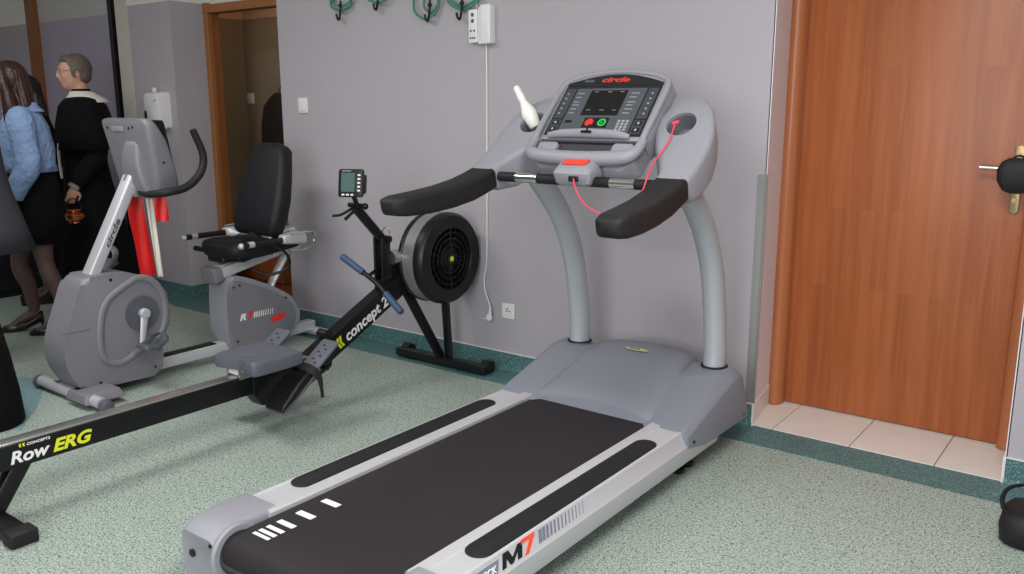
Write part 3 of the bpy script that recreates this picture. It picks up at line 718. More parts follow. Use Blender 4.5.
# cross bar with the pulse sensors and the stop box
yb_, zb = 2.69, 1.128
b = NB(); tube(b, [(XC-.35, yb_, zb), (XC+.35, yb_, zb)], .019, 16); cb_ = obj('cross_bar', b, M['rubber'], tm)
b = NB(); tube(b, [(XC-.265, yb_, zb), (XC-.165, yb_, zb)], .0198, 16); obj('pulse_sensor', b, M['chrome'], cb_, label='shiny metal pulse sensor sleeve')
b = NB(); tube(b, [(XC+.155, yb_, zb), (XC+.255, yb_, zb)], .0198, 16); obj('pulse_sensor', b, M['chrome'], cb_, label='shiny metal pulse sensor sleeve')
b = NB(); rg = []
for (z, hx, hy) in ((1.112, .062, .035), (1.122, .074, .048), (1.158, .081, .058), (1.208, .077, .056), (1.224, .064, .046)): rg.append([(XC+.012+q[0], 2.69+q[1], z) for q in sbox(0, 0, hx, hy, .022, 4)])
loft(b, rg)
for v in b.verts:
    if v.co.z > 1.18: v.co.z -= (2.745-v.co.y)*.42
sb_ = obj('stop_box', b, M['grey'], tm, label='grey box carrying the red stop key')
b = NB(); prism(b, sbox(XC+.012, 0, .052, .036, .010), (0, 2.690, 1.202), (1, 0, 0), (0, .92, .386), (0, -.386, .92), .006, .002); obj('stop_button', b, M['red'], sb_)
b = NB(); box(b, XC+.01, XC+.05, 2.628, 2.640, 1.130, 1.150, .003); obj('magnet_slot', b, M['black'], sb_)
cdp = [(XC+.033, 2.629, 1.142), (-1.683, 2.61, 1.10), (-1.632, 2.60, 1.050), (-1.54, 2.60, 1.020), (-1.461, 2.61, 1.045), (-1.425, 2.62, 1.11), (-1.415, 2.64, 1.165), (-1.43, 2.70, 1.20), (-1.43, 2.76, 1.235), (-1.425, 2.815, 1.285), (-1.425, 2.85, 1.335)]
b = NB(); tube(b, cdp, .0028, 8, 6)
tube(b, [(-1.435, 2.85, 1.337), (-1.412, 2.856, 1.342)], .006, 8); obj('safety_cord', b, M['cord'], tm, label='thin red safety cord')
# white bottle in the left holder
c0 = Vector((XC-.008-.330, 2.892, 1.335))-AX*.055
t = thing('spray_bottle', tuple(c0), 'white bottle tilted in the far cup holder of the treadmill console', 'bottle')
dr = Vector((-.50, -.05, .85)).normalized()
b = NB(); lathe(b, c0+dr*.02, dr, [(.020, 0), (.024, .005), (.030, .04), (.033, .06), (.031, .075), (.020, .10), (.017, .115)], 24); obj('bottle_body', b, M['bottle'], t)
b = NB(); lathe(b, c0+dr*.135, dr, [(.014, 0), (.016, .01), (.017, .03), (.014, .045), (.015, .06), (.012, .072), (.005, .078)], 20); obj('bottle_cap', b, M['bottle'], t)
# ================================================================== ROWING MACHINE
RX = -3.07
rm = thing('rowing_machine', (RX, 2.3, 0), 'long black rowing machine with grey seat and round fan cage', 'rowing machine')
b = NB(); box(b, RX-.033, RX+.033, 1.04, 2.52, .182, .268, .003); mono = obj('monorail', b, M['blackmetal'], rm)
b = NB(); box(b, RX-.030, RX+.030, 1.045, 2.50, .268, .276, .002); obj('steel_track', b, M['steel'], mono)
b = NB(); box(b, RX-.037, RX+.037, 1.03, 1.045, .175, .282, .003); obj('end_plate', b, M['black'], mono)
E1 = (RX+.0335, 1.165, .205)
b = NB(); text(b, 'Row', (RX+.0336, 1.168, .200), (0, 1, 0), (0, 0, 1), .060, 1.12, .22, .0016); obj('white_lettering', b, M['whiteprint'], mono, smooth=False)
b = NB(); text(b, 'ERG', (RX+.0336, 1.312, .200), (0, 1, 0), (0, 0, 1), .062, 1.17, .3, .0022); obj('yellow_lettering', b, M['yellow'], mono, smooth=False)
b = NB()
for k in (0, 1): prism(b, [(0, 0), (.006, 0), (.003, .006), (.006, .012), (0, .012), (-.003, .006)], (RX+.0336, 1.205+k*.012, .252), (0, 1, 0), (0, 0, 1), (1, 0, 0), .0008)
obj('yellow_chevrons', b, M['yellow'], mono, smooth=False)
b = NB(); text(b, 'CONCEPT2', (RX+.0336, 1.228, .252), (0, 1, 0), (0, 0, 1), .013, 1.2, .1, .0002); obj('small_lettering', b, M['whiteprint'], mono, smooth=False)
# rear stand near the photographer
b = NB(); box(b, RX-.25, RX+.245, 1.065, 1.135, 0, .045, .006); fr = obj('rear_foot', b, M['blackmetal'], rm)
b = NB(); box(b, RX-.26, RX-.19, 1.055, 1.145, 0, .05, .008); obj('foot_cap', b, M['rubber'], fr)
b = NB(); box(b, RX+.185, RX+.255, 1.055, 1.145, 0, .05, .008); obj('foot_cap', b, M['rubber'], fr)
b = NB(); tube(b, [(RX+.025, 1.10, .03), (RX+.025, 1.22, .20)], .006, 12, rz=.028, side=(1, 0, 0)); tube(b, [(RX-.025, 1.10, .03), (RX-.025, 1.22, .20)], .006, 12, rz=.028, side=(1, 0, 0)); obj('rear_leg', b, M['blackmetal'], rm)
# joint bracket
b = NB(); prism(b, [(2.16, .178), (2.20, .12), (2.36, .10), (2.60, .20), (2.62, .30), (2.44, .27), (2.16, .268)], (RX-.04, 0, 0), (0, 1, 0), (0, 0, 1), (1, 0, 0), .08, .004); obj('joint_bracket', b, M['blackmetal'], rm)
# boom
bd_ = Vector((0, 1, .475)).normalized(); bu = Vector((0, -bd_.z, bd_.y))
Pb = Vector((0, 2.58, .268))
def bp(t, v, x=0): return Vector((x, 0, 0))+Pb+bd_*t+bu*v
b = NB(); q = [(-.14, -.052), (.60, -.052), (.60, .052), (-.14, .052)]
prism(b, q, bp(0, 0, RX-.035), bd_, bu, (1, 0, 0), .07, .004); boom = obj('main_boom', b, M['blackmetal'], rm)
b = NB(); text(b, 'concept 2', bp(.125, -.030, RX+.0355), bd_, bu, .076, 1.02, .15, .0018); obj('boom_lettering', b, M['whiteprint'], boom, smooth=False)
b = NB()
for k in (0, 1): prism(b, [(0, 0), (.014, 0), (.004, .028), (.014, .056), (0, .056), (-.008, .028)], bp(.075+k*.018, -.032, RX+.0355), bd_, bu, (1, 0, 0), .001)
obj('boom_emblem', b, M['yellow'], boom, smooth=False)
b = NB(); tube(b, [bp(.05, .07, RX-.03), bp(.05, .07, RX+.03)], .022, 14); tube(b, [bp(.05, .075, RX+.03), bp(.05, .075, RX+.045)], .010, 10); obj('folding_latch', b, M['black'], rm)
# stand at the wall
b = NB(); box(b, -3.385, -2.74, 3.375, 3.435, .012, .055, .005); ff = obj('front_foot', b, M['blackmetal'], rm)
for x in (-3.355, -2.775):
    b = NB(); tube(b, [(x-.025, 3.45, .035), (x+.025, 3.45, .035)], .035, 20); obj('transport_wheel', b, M['rubber'], rm)
b = NB(); tube(b, [(-3.09, 3.17, .46), (-3.06, 3.40, .05)], .012, 12, rz=.032, side=(1, 0, 0)); obj('front_leg', b, M['blackmetal'], rm)
b = NB(); tube(b, [(-3.00, 3.37, .45), (-3.015, 3.415, .05)], .030, 12, rz=.010, side=(1, 0, 0)); obj('front_leg', b, M['blackmetal'], rm)
# fan cage
FCN = Vector((-3.042, 3.300, .630))
b = NB(); lathe(b, FCN, (1, 0, 0), [(.155, .148), (.160, .158), (.222, .158), (.236, .140), (.238, .112), (.229, .100), (.229, .030), (.237, .020), (.235, .002), (.18, -.005), (.02, -.005), (.02, .0), (.16, .005)], 56, closed=True); cage = obj('fan_cage', b, M['blackmetal'], rm)
b = NB(); lathe(b, FCN, (1, 0, 0), [(.2315, .030), (.2315, .100), (.2295, .100), (.2295, .030)], 56, closed=True); obj('perforated_band', b, M['perf'], cage, label='perforated silver band')
b = NB()
for rr0 in (.045, .075, .105, .135): lathe(b, FCN, (1, 0, 0), [(rr0, .152), (rr0+.003, .154), (rr0, .156), (rr0-.003, .154)], 40, closed=True)
for k in range(24):
    t_ = 2*pi*k/24; tube(b, [FCN+Vector((.152, .02*cos(t_), .02*sin(t_))), FCN+Vector((.152, .165*cos(t_), .165*sin(t_)))], .0016, 5)
for k in (0, 1): tube(b, [FCN+Vector((.150, .0, (-1)**k*.02)), FCN+Vector((.150, 0, (-1)**k*.165))], .006, 6)
obj('fan_grille', b, M['black'], cage)
b = NB()
for k in range(16):
    t_ = 2*pi*k/16; c = FCN+Vector((.07, 0, 0)); d_ = Vector((0, cos(t_), sin(t_))); n_ = Vector((0, -sin(t_), cos(t_)))
    prism(b, [(.04, -.045), (.20, -.045), (.20, .045), (.04, .045)], c, d_, (1, 0, 0), n_, .003)
disc(b, FCN+Vector((.02, 0, 0)), (1, 0, 0), .05, .09, 24); obj('fan_wheel', b, M['black'], rm)
b = NB(); disc(b, FCN+Vector((.152, 0, 0)), (1, 0, 0), .030, .006, 24); hb = obj('hub_cap', b, M['black'], cage)
b = NB(); prism(b, [(-.012, -.012), (.012, -.012), (.014, .004), (.006, .014), (-.012, .010)], FCN+Vector((.1585, 0, 0)), (0, 1, 0), (0, 0, 1), (1, 0, 0), .001); obj('hub_sticker', b, M['yellow'], hb, smooth=False)
b = NB(); tube(b, [(RX+.02, 3.03, .655), (RX+.03, 3.10, .655)], .035, 18); obj('chain_housing', b, M['steel'], rm)
b = NB(); prism(b, [(3.00, .44), (3.20, .50), (3.24, .62), (3.16, .68), (3.06, .68), (3.0, .60)], (RX-.04, 0, 0), (0, 1, 0), (0, 0, 1), (1, 0, 0), .055, .004); obj('fan_mount', b, M['blackmetal'], rm)
# posts and monitor arm
for x in (RX-.022, RX+.028):
    b = NB(); box(b, x-.006, x+.006, 2.955, 3.015, .50, .765, .003); obj('post', b, M['blackmetal'], rm)
b = NB(); tube(b, [(RX, 3.00, .745), (RX, 2.825, .925)], .030, 14, rz=.022, side=(1, 0, 0)); tube(b, [(RX-.035, 3.0, .755), (RX+.045, 3.0, .755)], .018, 14); ma = obj('monitor_arm', b, M['blackmetal'], rm)
b = NB(); tube(b, [(RX, 2.995, .79), (RX+.01, 3.0, .81), (RX+.03, 3.01, .80), (RX+.03, 3.015, .78)], .003, 8, 4); obj('ring', b, M['chrome'], ma)
b = NB(); tube(b, [(RX-.05, 2.83, .935), (RX+.055, 2.83, .935)], .012, 12); ball(b, (RX+.06, 2.83, .935), .016); tube(b, [(RX+.015, 2.825, .93), (RX+.015, 2.80, .985)], .014, 12, rz=.010); tube(b, [(RX-.02, 2.83, .925), (RX-.04, 2.77, .895), (RX-.065, 2.735, .890)], .014, 10, 4, rz=.006); tube(b, [(RX+.0, 2.82, .915), (RX-.005, 2.76, .875)], .008, 8)
obj('monitor_bracket', b, M['blackmetal'], ma)
PMc = Vector((RX+.02, 2.79, 1.045)); pa = R(26)
pu = Vector((cos(pa), sin(pa), 0)); pv = Vector((0, .10, 1)).normalized(); pnn = pu.cross(pv).normalized()
b = NB(); prism(b, sbox(0, 0, .060, .066, .012), PMc, pu, pv, pnn, .022, .003); prism(b, sbox(.012, -.005, .050, .045, .01), PMc-pnn*.03, pu, pv, pnn, .03, .002); pm = obj('monitor', b, M['black'], rm)
b = NB(); prism(b, sbox(-.012, .004, .033, .044, .003), PMc+pnn*.022, pu, pv, pnn, .001); obj('display', b, M['lcd'], pm, smooth=False)
b = NB()
for k in range(5): prism(b, sbox(.042, .038-k*.018, .007, .004, .002), PMc+pnn*.022, pu, pv, pnn, .002)
for k in range(3): prism(b, sbox(-.034+k*.022, -.054, .007, .004, .002), PMc+pnn*.022, pu, pv, pnn, .002)
obj('buttons', b, M['white'], pm, smooth=False)
b = NB(); prism(b, sbox(-.02, .0565, .022, .003, .001), PMc+pnn*.022, pu, pv, pnn, .001); obj('nameplate', b, M['greyprint'], pm, smooth=False)
# handle held in its hooks
hl, hr_ = Vector((-3.20, 2.84, .675)), Vector((-2.80, 2.84, .447)); hm = (hl+hr_)/2+Vector((-.0, .035, .0))
b = NB(); tube(b, [hl+(hm-hl)*.45, hm+(hl-hm)*.12, hm+(hr_-hm)*.12, hr_+(hm-hr_)*.45], .012, 12, 4); hb_ = obj('pull_handle', b, M['black'], rm)
b = NB(); tube(b, [hl, hl+(hm-hl)*.08, hl+(hm-hl)*.62], [.013, .0175, .0165], 14, 3); obj('hand_grip', b, M['blue'], hb_, label='faded blue rubber grip')
b = NB(); tube(b, [hr_, hr_+(hm-hr_)*.08, hr_+(hm-hr_)*.62], [.013, .0175, .0165], 14, 3); obj('hand_grip', b, M['blue'], hb_, label='faded blue rubber grip')
b = NB(); tube(b, [hm, hm+Vector((-.02, .12, .01))], .008, 8); tube(b, [hm+Vector((-.05, 0, .03)), (RX-.02, 2.97, .60)], .009, 8); tube(b, [hm+Vector((.05, 0, -.03)), (RX+.03, 2.97, .545)], .009, 8); obj('handle_hooks', b, M['blackmetal'], rm)
# seat
b = NB(); rg = []
so = [(-.140, -.115), (-.11, -.128), (-.06, -.118), (0, -.100), (.06, -.118), (.11, -.128), (.140, -.115), (.145, 0), (.140, .11), (.12, .125), (0, .128), (-.12, .125), (-.140, .11), (-.145, 0)]
so = ysmooth(so, 4)
def seatring(k, z, sag): return [(RX+.055+x*k, 2.185+y*k, z-sag*(math.exp(-((abs(x)-.06)/.045)**2))) for x, y in so]
for k, z, sg in ((.84, .312, 0), (.98, .313, 0), (1.0, .322, 0), (.995, .360, 0), (.975, .367, .001), (.80, .369, .004), (.5, .366, .006), (.15, .362, .004), (.02, .361, .004)): rg.append(seatring(k, z, sg))
loft(b, rg); st = obj('seat', b, M['seatgrey'], rm, ang=60)
b = NB(); box(b, RX-.05, RX+.05, 2.10, 2.27, .295, .322, .004); box(b, RX-.045, RX-.036, 2.09, 2.28, .235, .31); box(b, RX+.036, RX+.045, 2.09, 2.28, .265, .31); obj('seat_carriage', b, M['steel'], rm)
for y in (2.105, 2.262):
    b = NB(); tube(b, [(RX-.034, y, .290), (RX+.034, y, .290)], .0135, 14); obj('seat_roller', b, M['white'], rm)
# foot rests
for s in (-1, 1):
    fx = RX+s*.165
    d_ = Vector((0, .34, .235)).normalized(); u_ = Vector((0, -d_.z, d_.y)); o_ = Vector((fx, 2.19, .135))
    b = NB(); prism(b, sbox(0, .11, .062, .13, .02), o_, (1, 0, 0), d_, u_, .014, .003); rg = []
    fr_ = obj('footrest', b, M['dgrey'], rm)
    b = NB(); prism(b, sbox(0, .30, .052, .085, .015), o_+u_*.010, (1, 0, 0), d_, u_, .012, .003); pl_ = obj('heel_slider', b, M['seatgrey'], fr_)
    b = NB()
    for k in range(6): prism(b, sbox((-1)**k*.014, .25+k*.02, .008, .0035, .002), o_+u_*.0215, (1, 0, 0), d_, u_, .0015)
    obj('adjust_slots', b, M['black'], pl_)
    b = NB(); rg = []
    for k, (t_, w_, h_) in enumerate(((-.02, .058, .004), (.0, .064, .022), (.05, .066, .030), (.11, .064, .036), (.17, .060, .034), (.20, .056, .022))):
        rg.append([o_+d_*t_+Vector((q[0], 0, 0))+u_*(.012+q[1]) for q in sbox(0, h_/2, w_, h_/2+.003, .012)])
    loft(b, rg); obj('toe_cup', b, M['black'], fr_)
    b = NB(); pts = [o_+d_*.20+Vector((-.072, 0, 0)), o_+d_*.20+Vector((-.06, 0, 0))+u_*.045, o_+d_*.20+u_*.058, o_+d_*.20+Vector((.06, 0, 0))+u_*.045, o_+d_*.20+Vector((.075, 0, 0))+u_*.004, o_+d_*.20+Vector((.080, .005, -.05)), o_+d_*.20+Vector((.078, .01, -.095))]
    tube(b, pts, [.019, .019, .019, .019, .016, .010, .010], 8, 5, rz=.003, side=d_); obj('foot_strap', b, M['strap'], fr_)
b = NB(); tube(b, [(RX-.22, 2.42, .27), (RX+.22, 2.42, .27)], .012, 10); obj('footrest_axle', b, M['blackmetal'], rm)

# ================================================================== RECUMBENT BIKE
BX = -4.13
bk = thing('exercise_bike', (BX, 2.7, 0), 'grey recumbent exercise bike with black bucket seat and upright console', 'exercise bike')
# front foot
b = NB(); tube(b, [(-4.42, 1.90, .042), (-3.83, 1.90, .042)], .028, 18); f0 = obj('front_foot', b, M['silver'], bk)
for x in (-4.44, -3.80):
    b = NB(); lathe(b, (x-.018, 1.90, .034), (1, 0, 0), [(.026, 0), (.034, .006), (.034, .03), (.026, .036)], 20); obj('foot_cap', b, M['dgrey'], bk)
b = NB(); hull(b, [(BX+x, y, z) for x, y, z in ((.06, 1.86, .075), (.22, 1.86, .075), (.06, 2.03, .075), (.22, 2.03, .075), (.04, 1.85, .03), (.24, 1.85, .03), (.04, 2.05, .03), (.24, 2.05, .03))], .006); obj('foot_bracket', b, M['grey2'], bk)
# housing
HP = [(1.985, .600), (2.069, .604), (2.206, .592), (2.338, .527), (2.400, .425), (2.392, .312), (2.350, .225), (2.316, .045), (1.915, .058), (1.858, .16), (1.843, .262), (1.865, .354), (1.918, .483), (1.95, .56)]
hp_ = ysmooth(HP[:7]+[(2.335, .10), (2.316, .048), (2.25, .045), (1.95, .055)]+HP[8:], 4)
b = NB(); prism(b, hp_, (BX-.10, 0, 0), (0, 1, 0), (0, 0, 1), (1, 0, 0), .20, .028, 4); hs = obj('flywheel_housing', b, M['grey2'], bk, ang=50)
cx_, cz_ = 2.243, .385
loop = [(cx_-.18*cos(R(t))*.78, cz_+.18*sin(R(t))*1.0) for t in (20, 50, 80, 110, 140, 170, 200, 230)]
loop = [(2.035, .19), (2.02, .30), (2.06, .46)]+[(cx_+.132*cos(R(t)), cz_+.178*sin(R(t))) for t in (120, 85, 50, 15, -20, -55)]+[(2.22, .20), (2.12, .155)]
lp = ysmooth(loop, 5)
rings = []
b = NB(); pts = [Vector((BX+.100, q[0], q[1])) for q in lp]
for i_, q in enumerate(pts):
    d_ = (pts[(i_+1) % len(pts)]-pts[i_-1]).normalized(); n_ = Vector((1, 0, 0)).cross(d_)
    rings.append([q+Vector((1, 0, 0))*.012*cos(2*pi*k/10)+n_*.018*sin(2*pi*k/10) for k in range(10)])
loft(b, rings, closed=True, cap=False); obj('raised_rim', b, M['grey2'], hs)
b = NB(); disc(b, (BX+.098, cx_, cz_), (1, 0, 0), .088, .012, 36, .002); obj('crank_disc', b, M['dgrey'], hs)
b = NB(); disc(b, (BX+.095, 2.10, .575), (1, 0, 0), .008, .006, 12); disc(b, (BX+.095, 2.0, .08), (1, 0, 0), .007, .006, 12); disc(b, (BX+.095, 2.29, .09), (1, 0, 0), .007, .006, 12); obj('screws', b, M['black'], hs)
b = NB(); box(b, BX+.0992, BX+.1012, 1.84, 1.98, .353, .3555); obj('seam', b, M['dgrey'], hs, smooth=False)
b = NB(); tube(b, [(BX+.128, cx_, cz_), (BX+.133, cx_-.03, cz_-.15)], [.022, .014], 14, rz=.010, side=(0, 1, 0)); disc(b, (BX+.11, cx_, cz_), (1, 0, 0), .026, .032, 20, .004); ca = obj('crank_arm', b, M['silver'], bk)
def pedal(px_, py_, pz_, tilt, nm='pedal'):
    u_ = Vector((0, cos(tilt), sin(tilt))); v_ = Vector((0, -sin(tilt), cos(tilt))); o_ = Vector((px_, py_, pz_))
    b = NB(); prism(b, sbox(0, 0, .05, .045, .015), o_-v_*.012, (1, 0, 0), u_, v_, .024, .004); p_ = obj(nm, b, M['dgrey'], bk)
    b = NB(); pts = [o_+Vector((-.055, 0, 0)), o_+Vector((-.055, 0, 0))+v_*.05+u_*.05, o_+v_*.075+u_*.06, o_+Vector((.055, 0, 0))+v_*.05+u_*.05, o_+Vector((.055, 0, 0))]
    tube(b, pts, .016, 8, 5, rz=.003, side=u_)
    pts = [o_+u_*.04-v_*.0, o_+u_*.10-v_*.01, o_+u_*.11+v_*.05, o_+u_*.06+v_*.075]; 
    obj('pedal_strap', b, M['dgrey'], p_)
    return p_
pedal(BX+.20, cx_-.035, cz_-.155, R(-15))
b = NB(); tube(b, [(BX-.128, cx_, cz_), (BX-.133, cx_+.03, cz_+.15)], [.022, .014], 14, rz=.010, side=(0, 1, 0)); obj('crank_arm', b, M['silver'], bk)
pedal(BX-.20, cx_+.0, cz_+.21, R(25))
# mast
m0, m1 = Vector((BX, 2.03, .55)), Vector((BX, 2.335, 1.10)); dm = (m1-m0).normalized()
b = NB(); vm = Vector((0, -dm.z, dm.y)); prism(b, sbox(0, 0, .040, .027, .010), m0, (1, 0, 0), vm, dm, (m1-m0).length, .001); ms = obj('mast', b, M['silver'], bk)
b = NB(); 
txo = m0+dm*.10+Vector((-.014, 0, 0))+vm*.0205
text(b, 'circle', m0+dm*.20+vm*(-.012)+Vector((.0405, 0, 0)), dm, Vector((0, -dm.z, dm.y)), .034, 2.0, .2, .0012)
obj('mast_lettering', b, M['dgrey'], ms, smooth=False)
b = NB(); prism(b, sbox(0, 0, .010, .022, .009), m0+dm*.565+vm*.0265, (1, 0, 0), dm, vm, .002); obj('mast_plug', b, M['grey2'], ms)
# console
c0_, c1_ = Vector((BX, 2.345, .975)), Vector((BX, 2.285, 1.335)); cu = (c1_-c0_).normalized(); cn = Vector((0, -cu.z, cu.y)); H_ = (c1_-c0_).length
def cring(t, hx, th, rr_=.02): 
    c = c0_+cu*t; return [c+Vector((q[0], 0, 0))-cn*(q[1]+th/2) for q in sbox(0, 0, hx, th/2, rr_)]
b = NB(); rg = [cring(.0, .165, .09), cring(.02, .185, .125, .03), cring(.12, .195, .12, .03), cring(.25, .205, .10, .03), cring(H_-.03, .212, .06, .025), cring(H_-.005, .20, .045, .018), cring(H_+.004, .17, .03, .012)]
loft(b, rg); cs = obj('bike_console', b, M['grey2'], bk, ang=60, label='back of the grey bike console')
b = NB(); rg = []
for t, w_, d_ in ((-.02, .10, .02), (.06, .09, .045), (.16, .075, .04), (.24, .06, .012), (.26, .04, .002)):
    c = c0_+cu*t+Vector((.035, 0, 0)); rg.append([c+Vector((q[0], 0, 0))+cn*q[1] for q in sbox(0, 0, w_, d_, min(.02, d_*.9))])
loft(b, rg); obj('neck_cover', b, M['grey2'], cs, ang=60)
b = NB(); prism(b, sbox(-.055, H_-.045, .055, .013, .006), c0_+cn*.0005, (1, 0, 0), cu, cn, .003, .001); obj('grab_slot', b, M['grey'], cs)
b = NB()
for q in ((.085, H_-.035), (-.15, H_-.04), (.05, H_-.04)): disc(b, c0_+Vector((q[0], 0, 0))+cu*q[1], cn, .006, .003, 12)
disc(b, (BX+.198, 2.37, 1.13), (1, 0, 0), .005, .006, 12)
obj('screws', b, M['black'], cs)
b = NB(); prism(b, sbox(0, H_*.53, .17, .15, .02), c0_-cn*.115, (1, 0, 0), cu, -cn, .004); obj('display_face', b, M['screen'], cs)
# handlebar
for s in (-1, 1):
    b = NB(); tube(b, [(BX, 2.325, .985), (BX+s*.12, 2.325, .975), (BX+s*.215, 2.36, .985), (BX+s*.235, 2.46, 1.005), (BX+s*.235, 2.545, 1.07), (BX+s*.235, 2.568, 1.16), (BX+s*.235, 2.520, 1.285)], [.014, .018, .020, .020, .020, .019, .017], 14, 6); obj('handlebar', b, M['rubber'], bk)
b = NB(); box(b, BX-.045, BX+.045, 2.29, 2.36, .955, 1.01, .01); obj('handlebar_clamp', b, M['grey2'], bk)
# main beam, rear foot
b = NB(); box(b, BX-.035, BX+.035, 2.28, 3.40, .045, .105, .006); bm_ = obj('main_beam', b, M['silver'], bk)
b = NB(); box(b, BX-.028, BX+.028, 2.31, 2.70, .105, .112, .002); obj('beam_strip', b, M['black'], bm_)
b = NB(); tube(b, [(-4.42, 3.40, .035), (-3.84, 3.40, .035)], .028, 18); obj('rear_foot', b, M['silver'], bk)
for x in (-4.44, -3.82):
    b = NB(); lathe(b, (x-.018, 3.40, .034), (1, 0, 0), [(.026, 0), (.034, .006), (.034, .03), (.026, .036)], 20); obj('foot_cap', b, M['dgrey'], bk)
# rear shroud
RS = ysmooth([(2.745, .373), (2.758, .446), (2.80, .478), (2.885, .460), (3.076, .372), (3.215, .270), (3.240, .165), (3.185, .082), (3.034, .060), (2.885, .062), (2.775, .070), (2.742, .178)], 5)
b = NB(); prism(b, RS, (BX-.075, 0, 0), (0, 1, 0), (0, 0, 1), (1, 0, 0), .16, .02, 4); rs = obj('rear_shroud', b, M['grey'], bk, ang=50)
c2 = Vector((2.96, .26)); RI = [(c2.x+(q[0]-c2.x)*.92-.014, c2.y+(q[1]-c2.y)*.91-.008) for q in RS]
b = NB(); prism(b, RI, (BX+.075, 0, 0), (0, 1, 0), (0, 0, 1), (1, 0, 0), .018, .006, 3); pnl = obj('side_panel', b, M['grey2'], rs, ang=50)
SXT = BX+.0935
b = NB(); text(b, 'R', (SXT, 2.815, .225), (0, 1, 0), (0, 0, 1), .050, 1.3, .3, .002); obj('letter', b, M['whiteprint'], pnl, smooth=False)
b = NB(); text(b, '7', (SXT, 2.86, .225), (0, 1, 0), (0, 0, 1), .050, 1.4, .3, .003); obj('number', b, M['redlogo'], pnl, smooth=False)
b = NB(); y = 2.908; wd = .010
for k in range(9): prism(b, [(0, 0), (wd, 0), (wd+.006, .033), (.006, .033)], (SXT-.0005, y, .225), (0, 1, 0), (0, 0, 1), (1, 0, 0), .001); y += .016; wd *= .86
obj('bar_graphic', b, M['white'], pnl, smooth=False)
b = NB(); prism(b, [(.058*cos(k*pi/12), .021*sin(k*pi/12)+.006*cos(k*pi/12)) for k in range(24)], (SXT-.0005, 3.075, .195), (0, 1, 0), (0, 0, 1), (1, 0, 0), .0012); obj('oval_emblem', b, M['redlogo'], pnl, smooth=False)
b = NB()
for q in ((2.79, .42), (2.83, .425), (2.795, .11), (3.14, .30), (2.86, .075)): disc(b, (BX+.084, q[0], q[1]), (1, 0, 0), .006, .012, 10)
obj('screws', b, M['black'], pnl)
# seat rail
ra, rb2 = Vector((BX, 2.745, .497)), Vector((BX, 3.26, .60)); rd = (rb2-ra).normalized(); ru = Vector((0, -rd.z, rd.y))
b = NB(); prism(b, sbox(0, 0, .052, .030, .006), ra, (1, 0, 0), ru, rd, (rb2-ra).length, .001); prism(b, sbox(0, .031, .028, .008, .003), ra, (1, 0, 0), ru, rd, (rb2-ra).length, .001); srl = obj('seat_rail', b, M['silver'], bk)
b = NB(); prism(b, sbox(0, 0, .064, .042, .014), ra-rd*.05, (1, 0, 0), ru, rd, .055, .008); obj('rail_end_cap', b, M['grey2'], srl)
b = NB(); tube(b, [(BX+.05, 3.235, .62), (BX+.05, 3.04, .34)], .028, 12, rz=.018, side=(1, 0, 0)); obj('rear_strut', b, M['silver'], bk)
b = NB(); tube(b, [(BX, 2.80, .52), (BX, 2.80, .40)], .03, 12); obj('rail_post', b, M['silver'], bk)
# carriage, lever, cable
b = NB(); hull(b, [(BX+x, y, z) for x in (-.10, .10) for y, z in ((2.83, .555), (2.83, .585), (3.12, .66), (3.14, .61), (2.87, .55))], .008); obj('seat_carriage', b, M['black'], bk)
b = NB(); box(b, BX-.075, BX+.075, 2.75, 2.85, .555, .595, .012); obj('release_knob', b, M['black'], bk)
b = NB(); tube(b, [(BX-.10, 2.80, .60), (BX-.26, 2.80, .605)], [.012, .015], 12); obj('release_lever', b, M['rubber'], bk)
b = NB(); tube(b, [(BX+.20, 2.98, .64), (BX+.235, 3.04, .60), (BX+.235, 3.07, .53), (BX+.21, 3.04, .49), (BX+.15, 2.98, .47), (BX+.08, 2.93, .50)], .008, 10, 5); obj('sensor_cable', b, M['black'], bk)
# cushion
b = NB(); so2 = ysmooth([(-.16, 0), (-.195, .10), (-.20, .28), (-.185, .42), (0, .44), (.185, .42), (.20, .28), (.195, .10), (.16, 0), (.07, -.035), (-.07, -.035)], 4)
rg = []
for k, z in ((.86, .0), (.96, .008), (1.0, .03), (1.0, .06), (.96, .082), (.80, .094), (.4, .096), (.03, .094)):
    rg.append([(BX+x*k, 2.78+.20+(y-.20)*k, .565+z+(y)*.10-(.020*math.exp(-((y*k-.2+.05)/.12)**2)*(1 if z > .07 else 0)) + .02*math.exp(-((y-.0)/.08)**2)) for x, y in so2])
loft(b, rg); obj('seat_cushion', b, M['vinyl'], bk, ang=60)
# back rest
b = NB(); p0, p1 = Vector((BX, 3.035, .675)), Vector((BX, 3.185, 1.17)); bu_ = (p1-p0).normalized(); bn = Vector((0, -bu_.z, bu_.y))
prof_ = [(0, .150, .030), (.02, .178, .048), (.10, .196, .056), (.22, .198, .055), (.33, .180, .050), (.42, .160, .046), (.50, .138, .042), (.525, .105, .034), (.537, .06, .018)]
rg = [[p0+bu_*t+Vector((q[0], 0, 0))+bn*(q[1]+(.012*(1-abs(q[0])/hx))*(1 if q[1] > 0 else 0)) for q in sbox(0, 0, hx, th, th*.7)] for t, hx, th in prof_]
loft(b, rg); br_ = obj('backrest', b, M['vinyl'], bk, ang=60)
b = NB(); rg = [[p0+bu_*t+Vector((q[0], 0, 0))-bn*.05+bn*q[1] for q in sbox(0, 0, hx, th, .015)] for t, hx, th in ((-.10, .14, .02), (-.04, .15, .03), (.12, .13, .025), (.4, .09, .02))]
loft(b, rg); obj('back_shell', b, M['silver'], br_)
b = NB(); hull(b, [(BX+x, y, z) for x in (-.14, .14) for y, z in ((3.00, .60), (3.02, .685), (3.20, .72), (3.24, .60), (3.16, .56))], .012); obj('seat_bracket', b, M['silver'], bk)
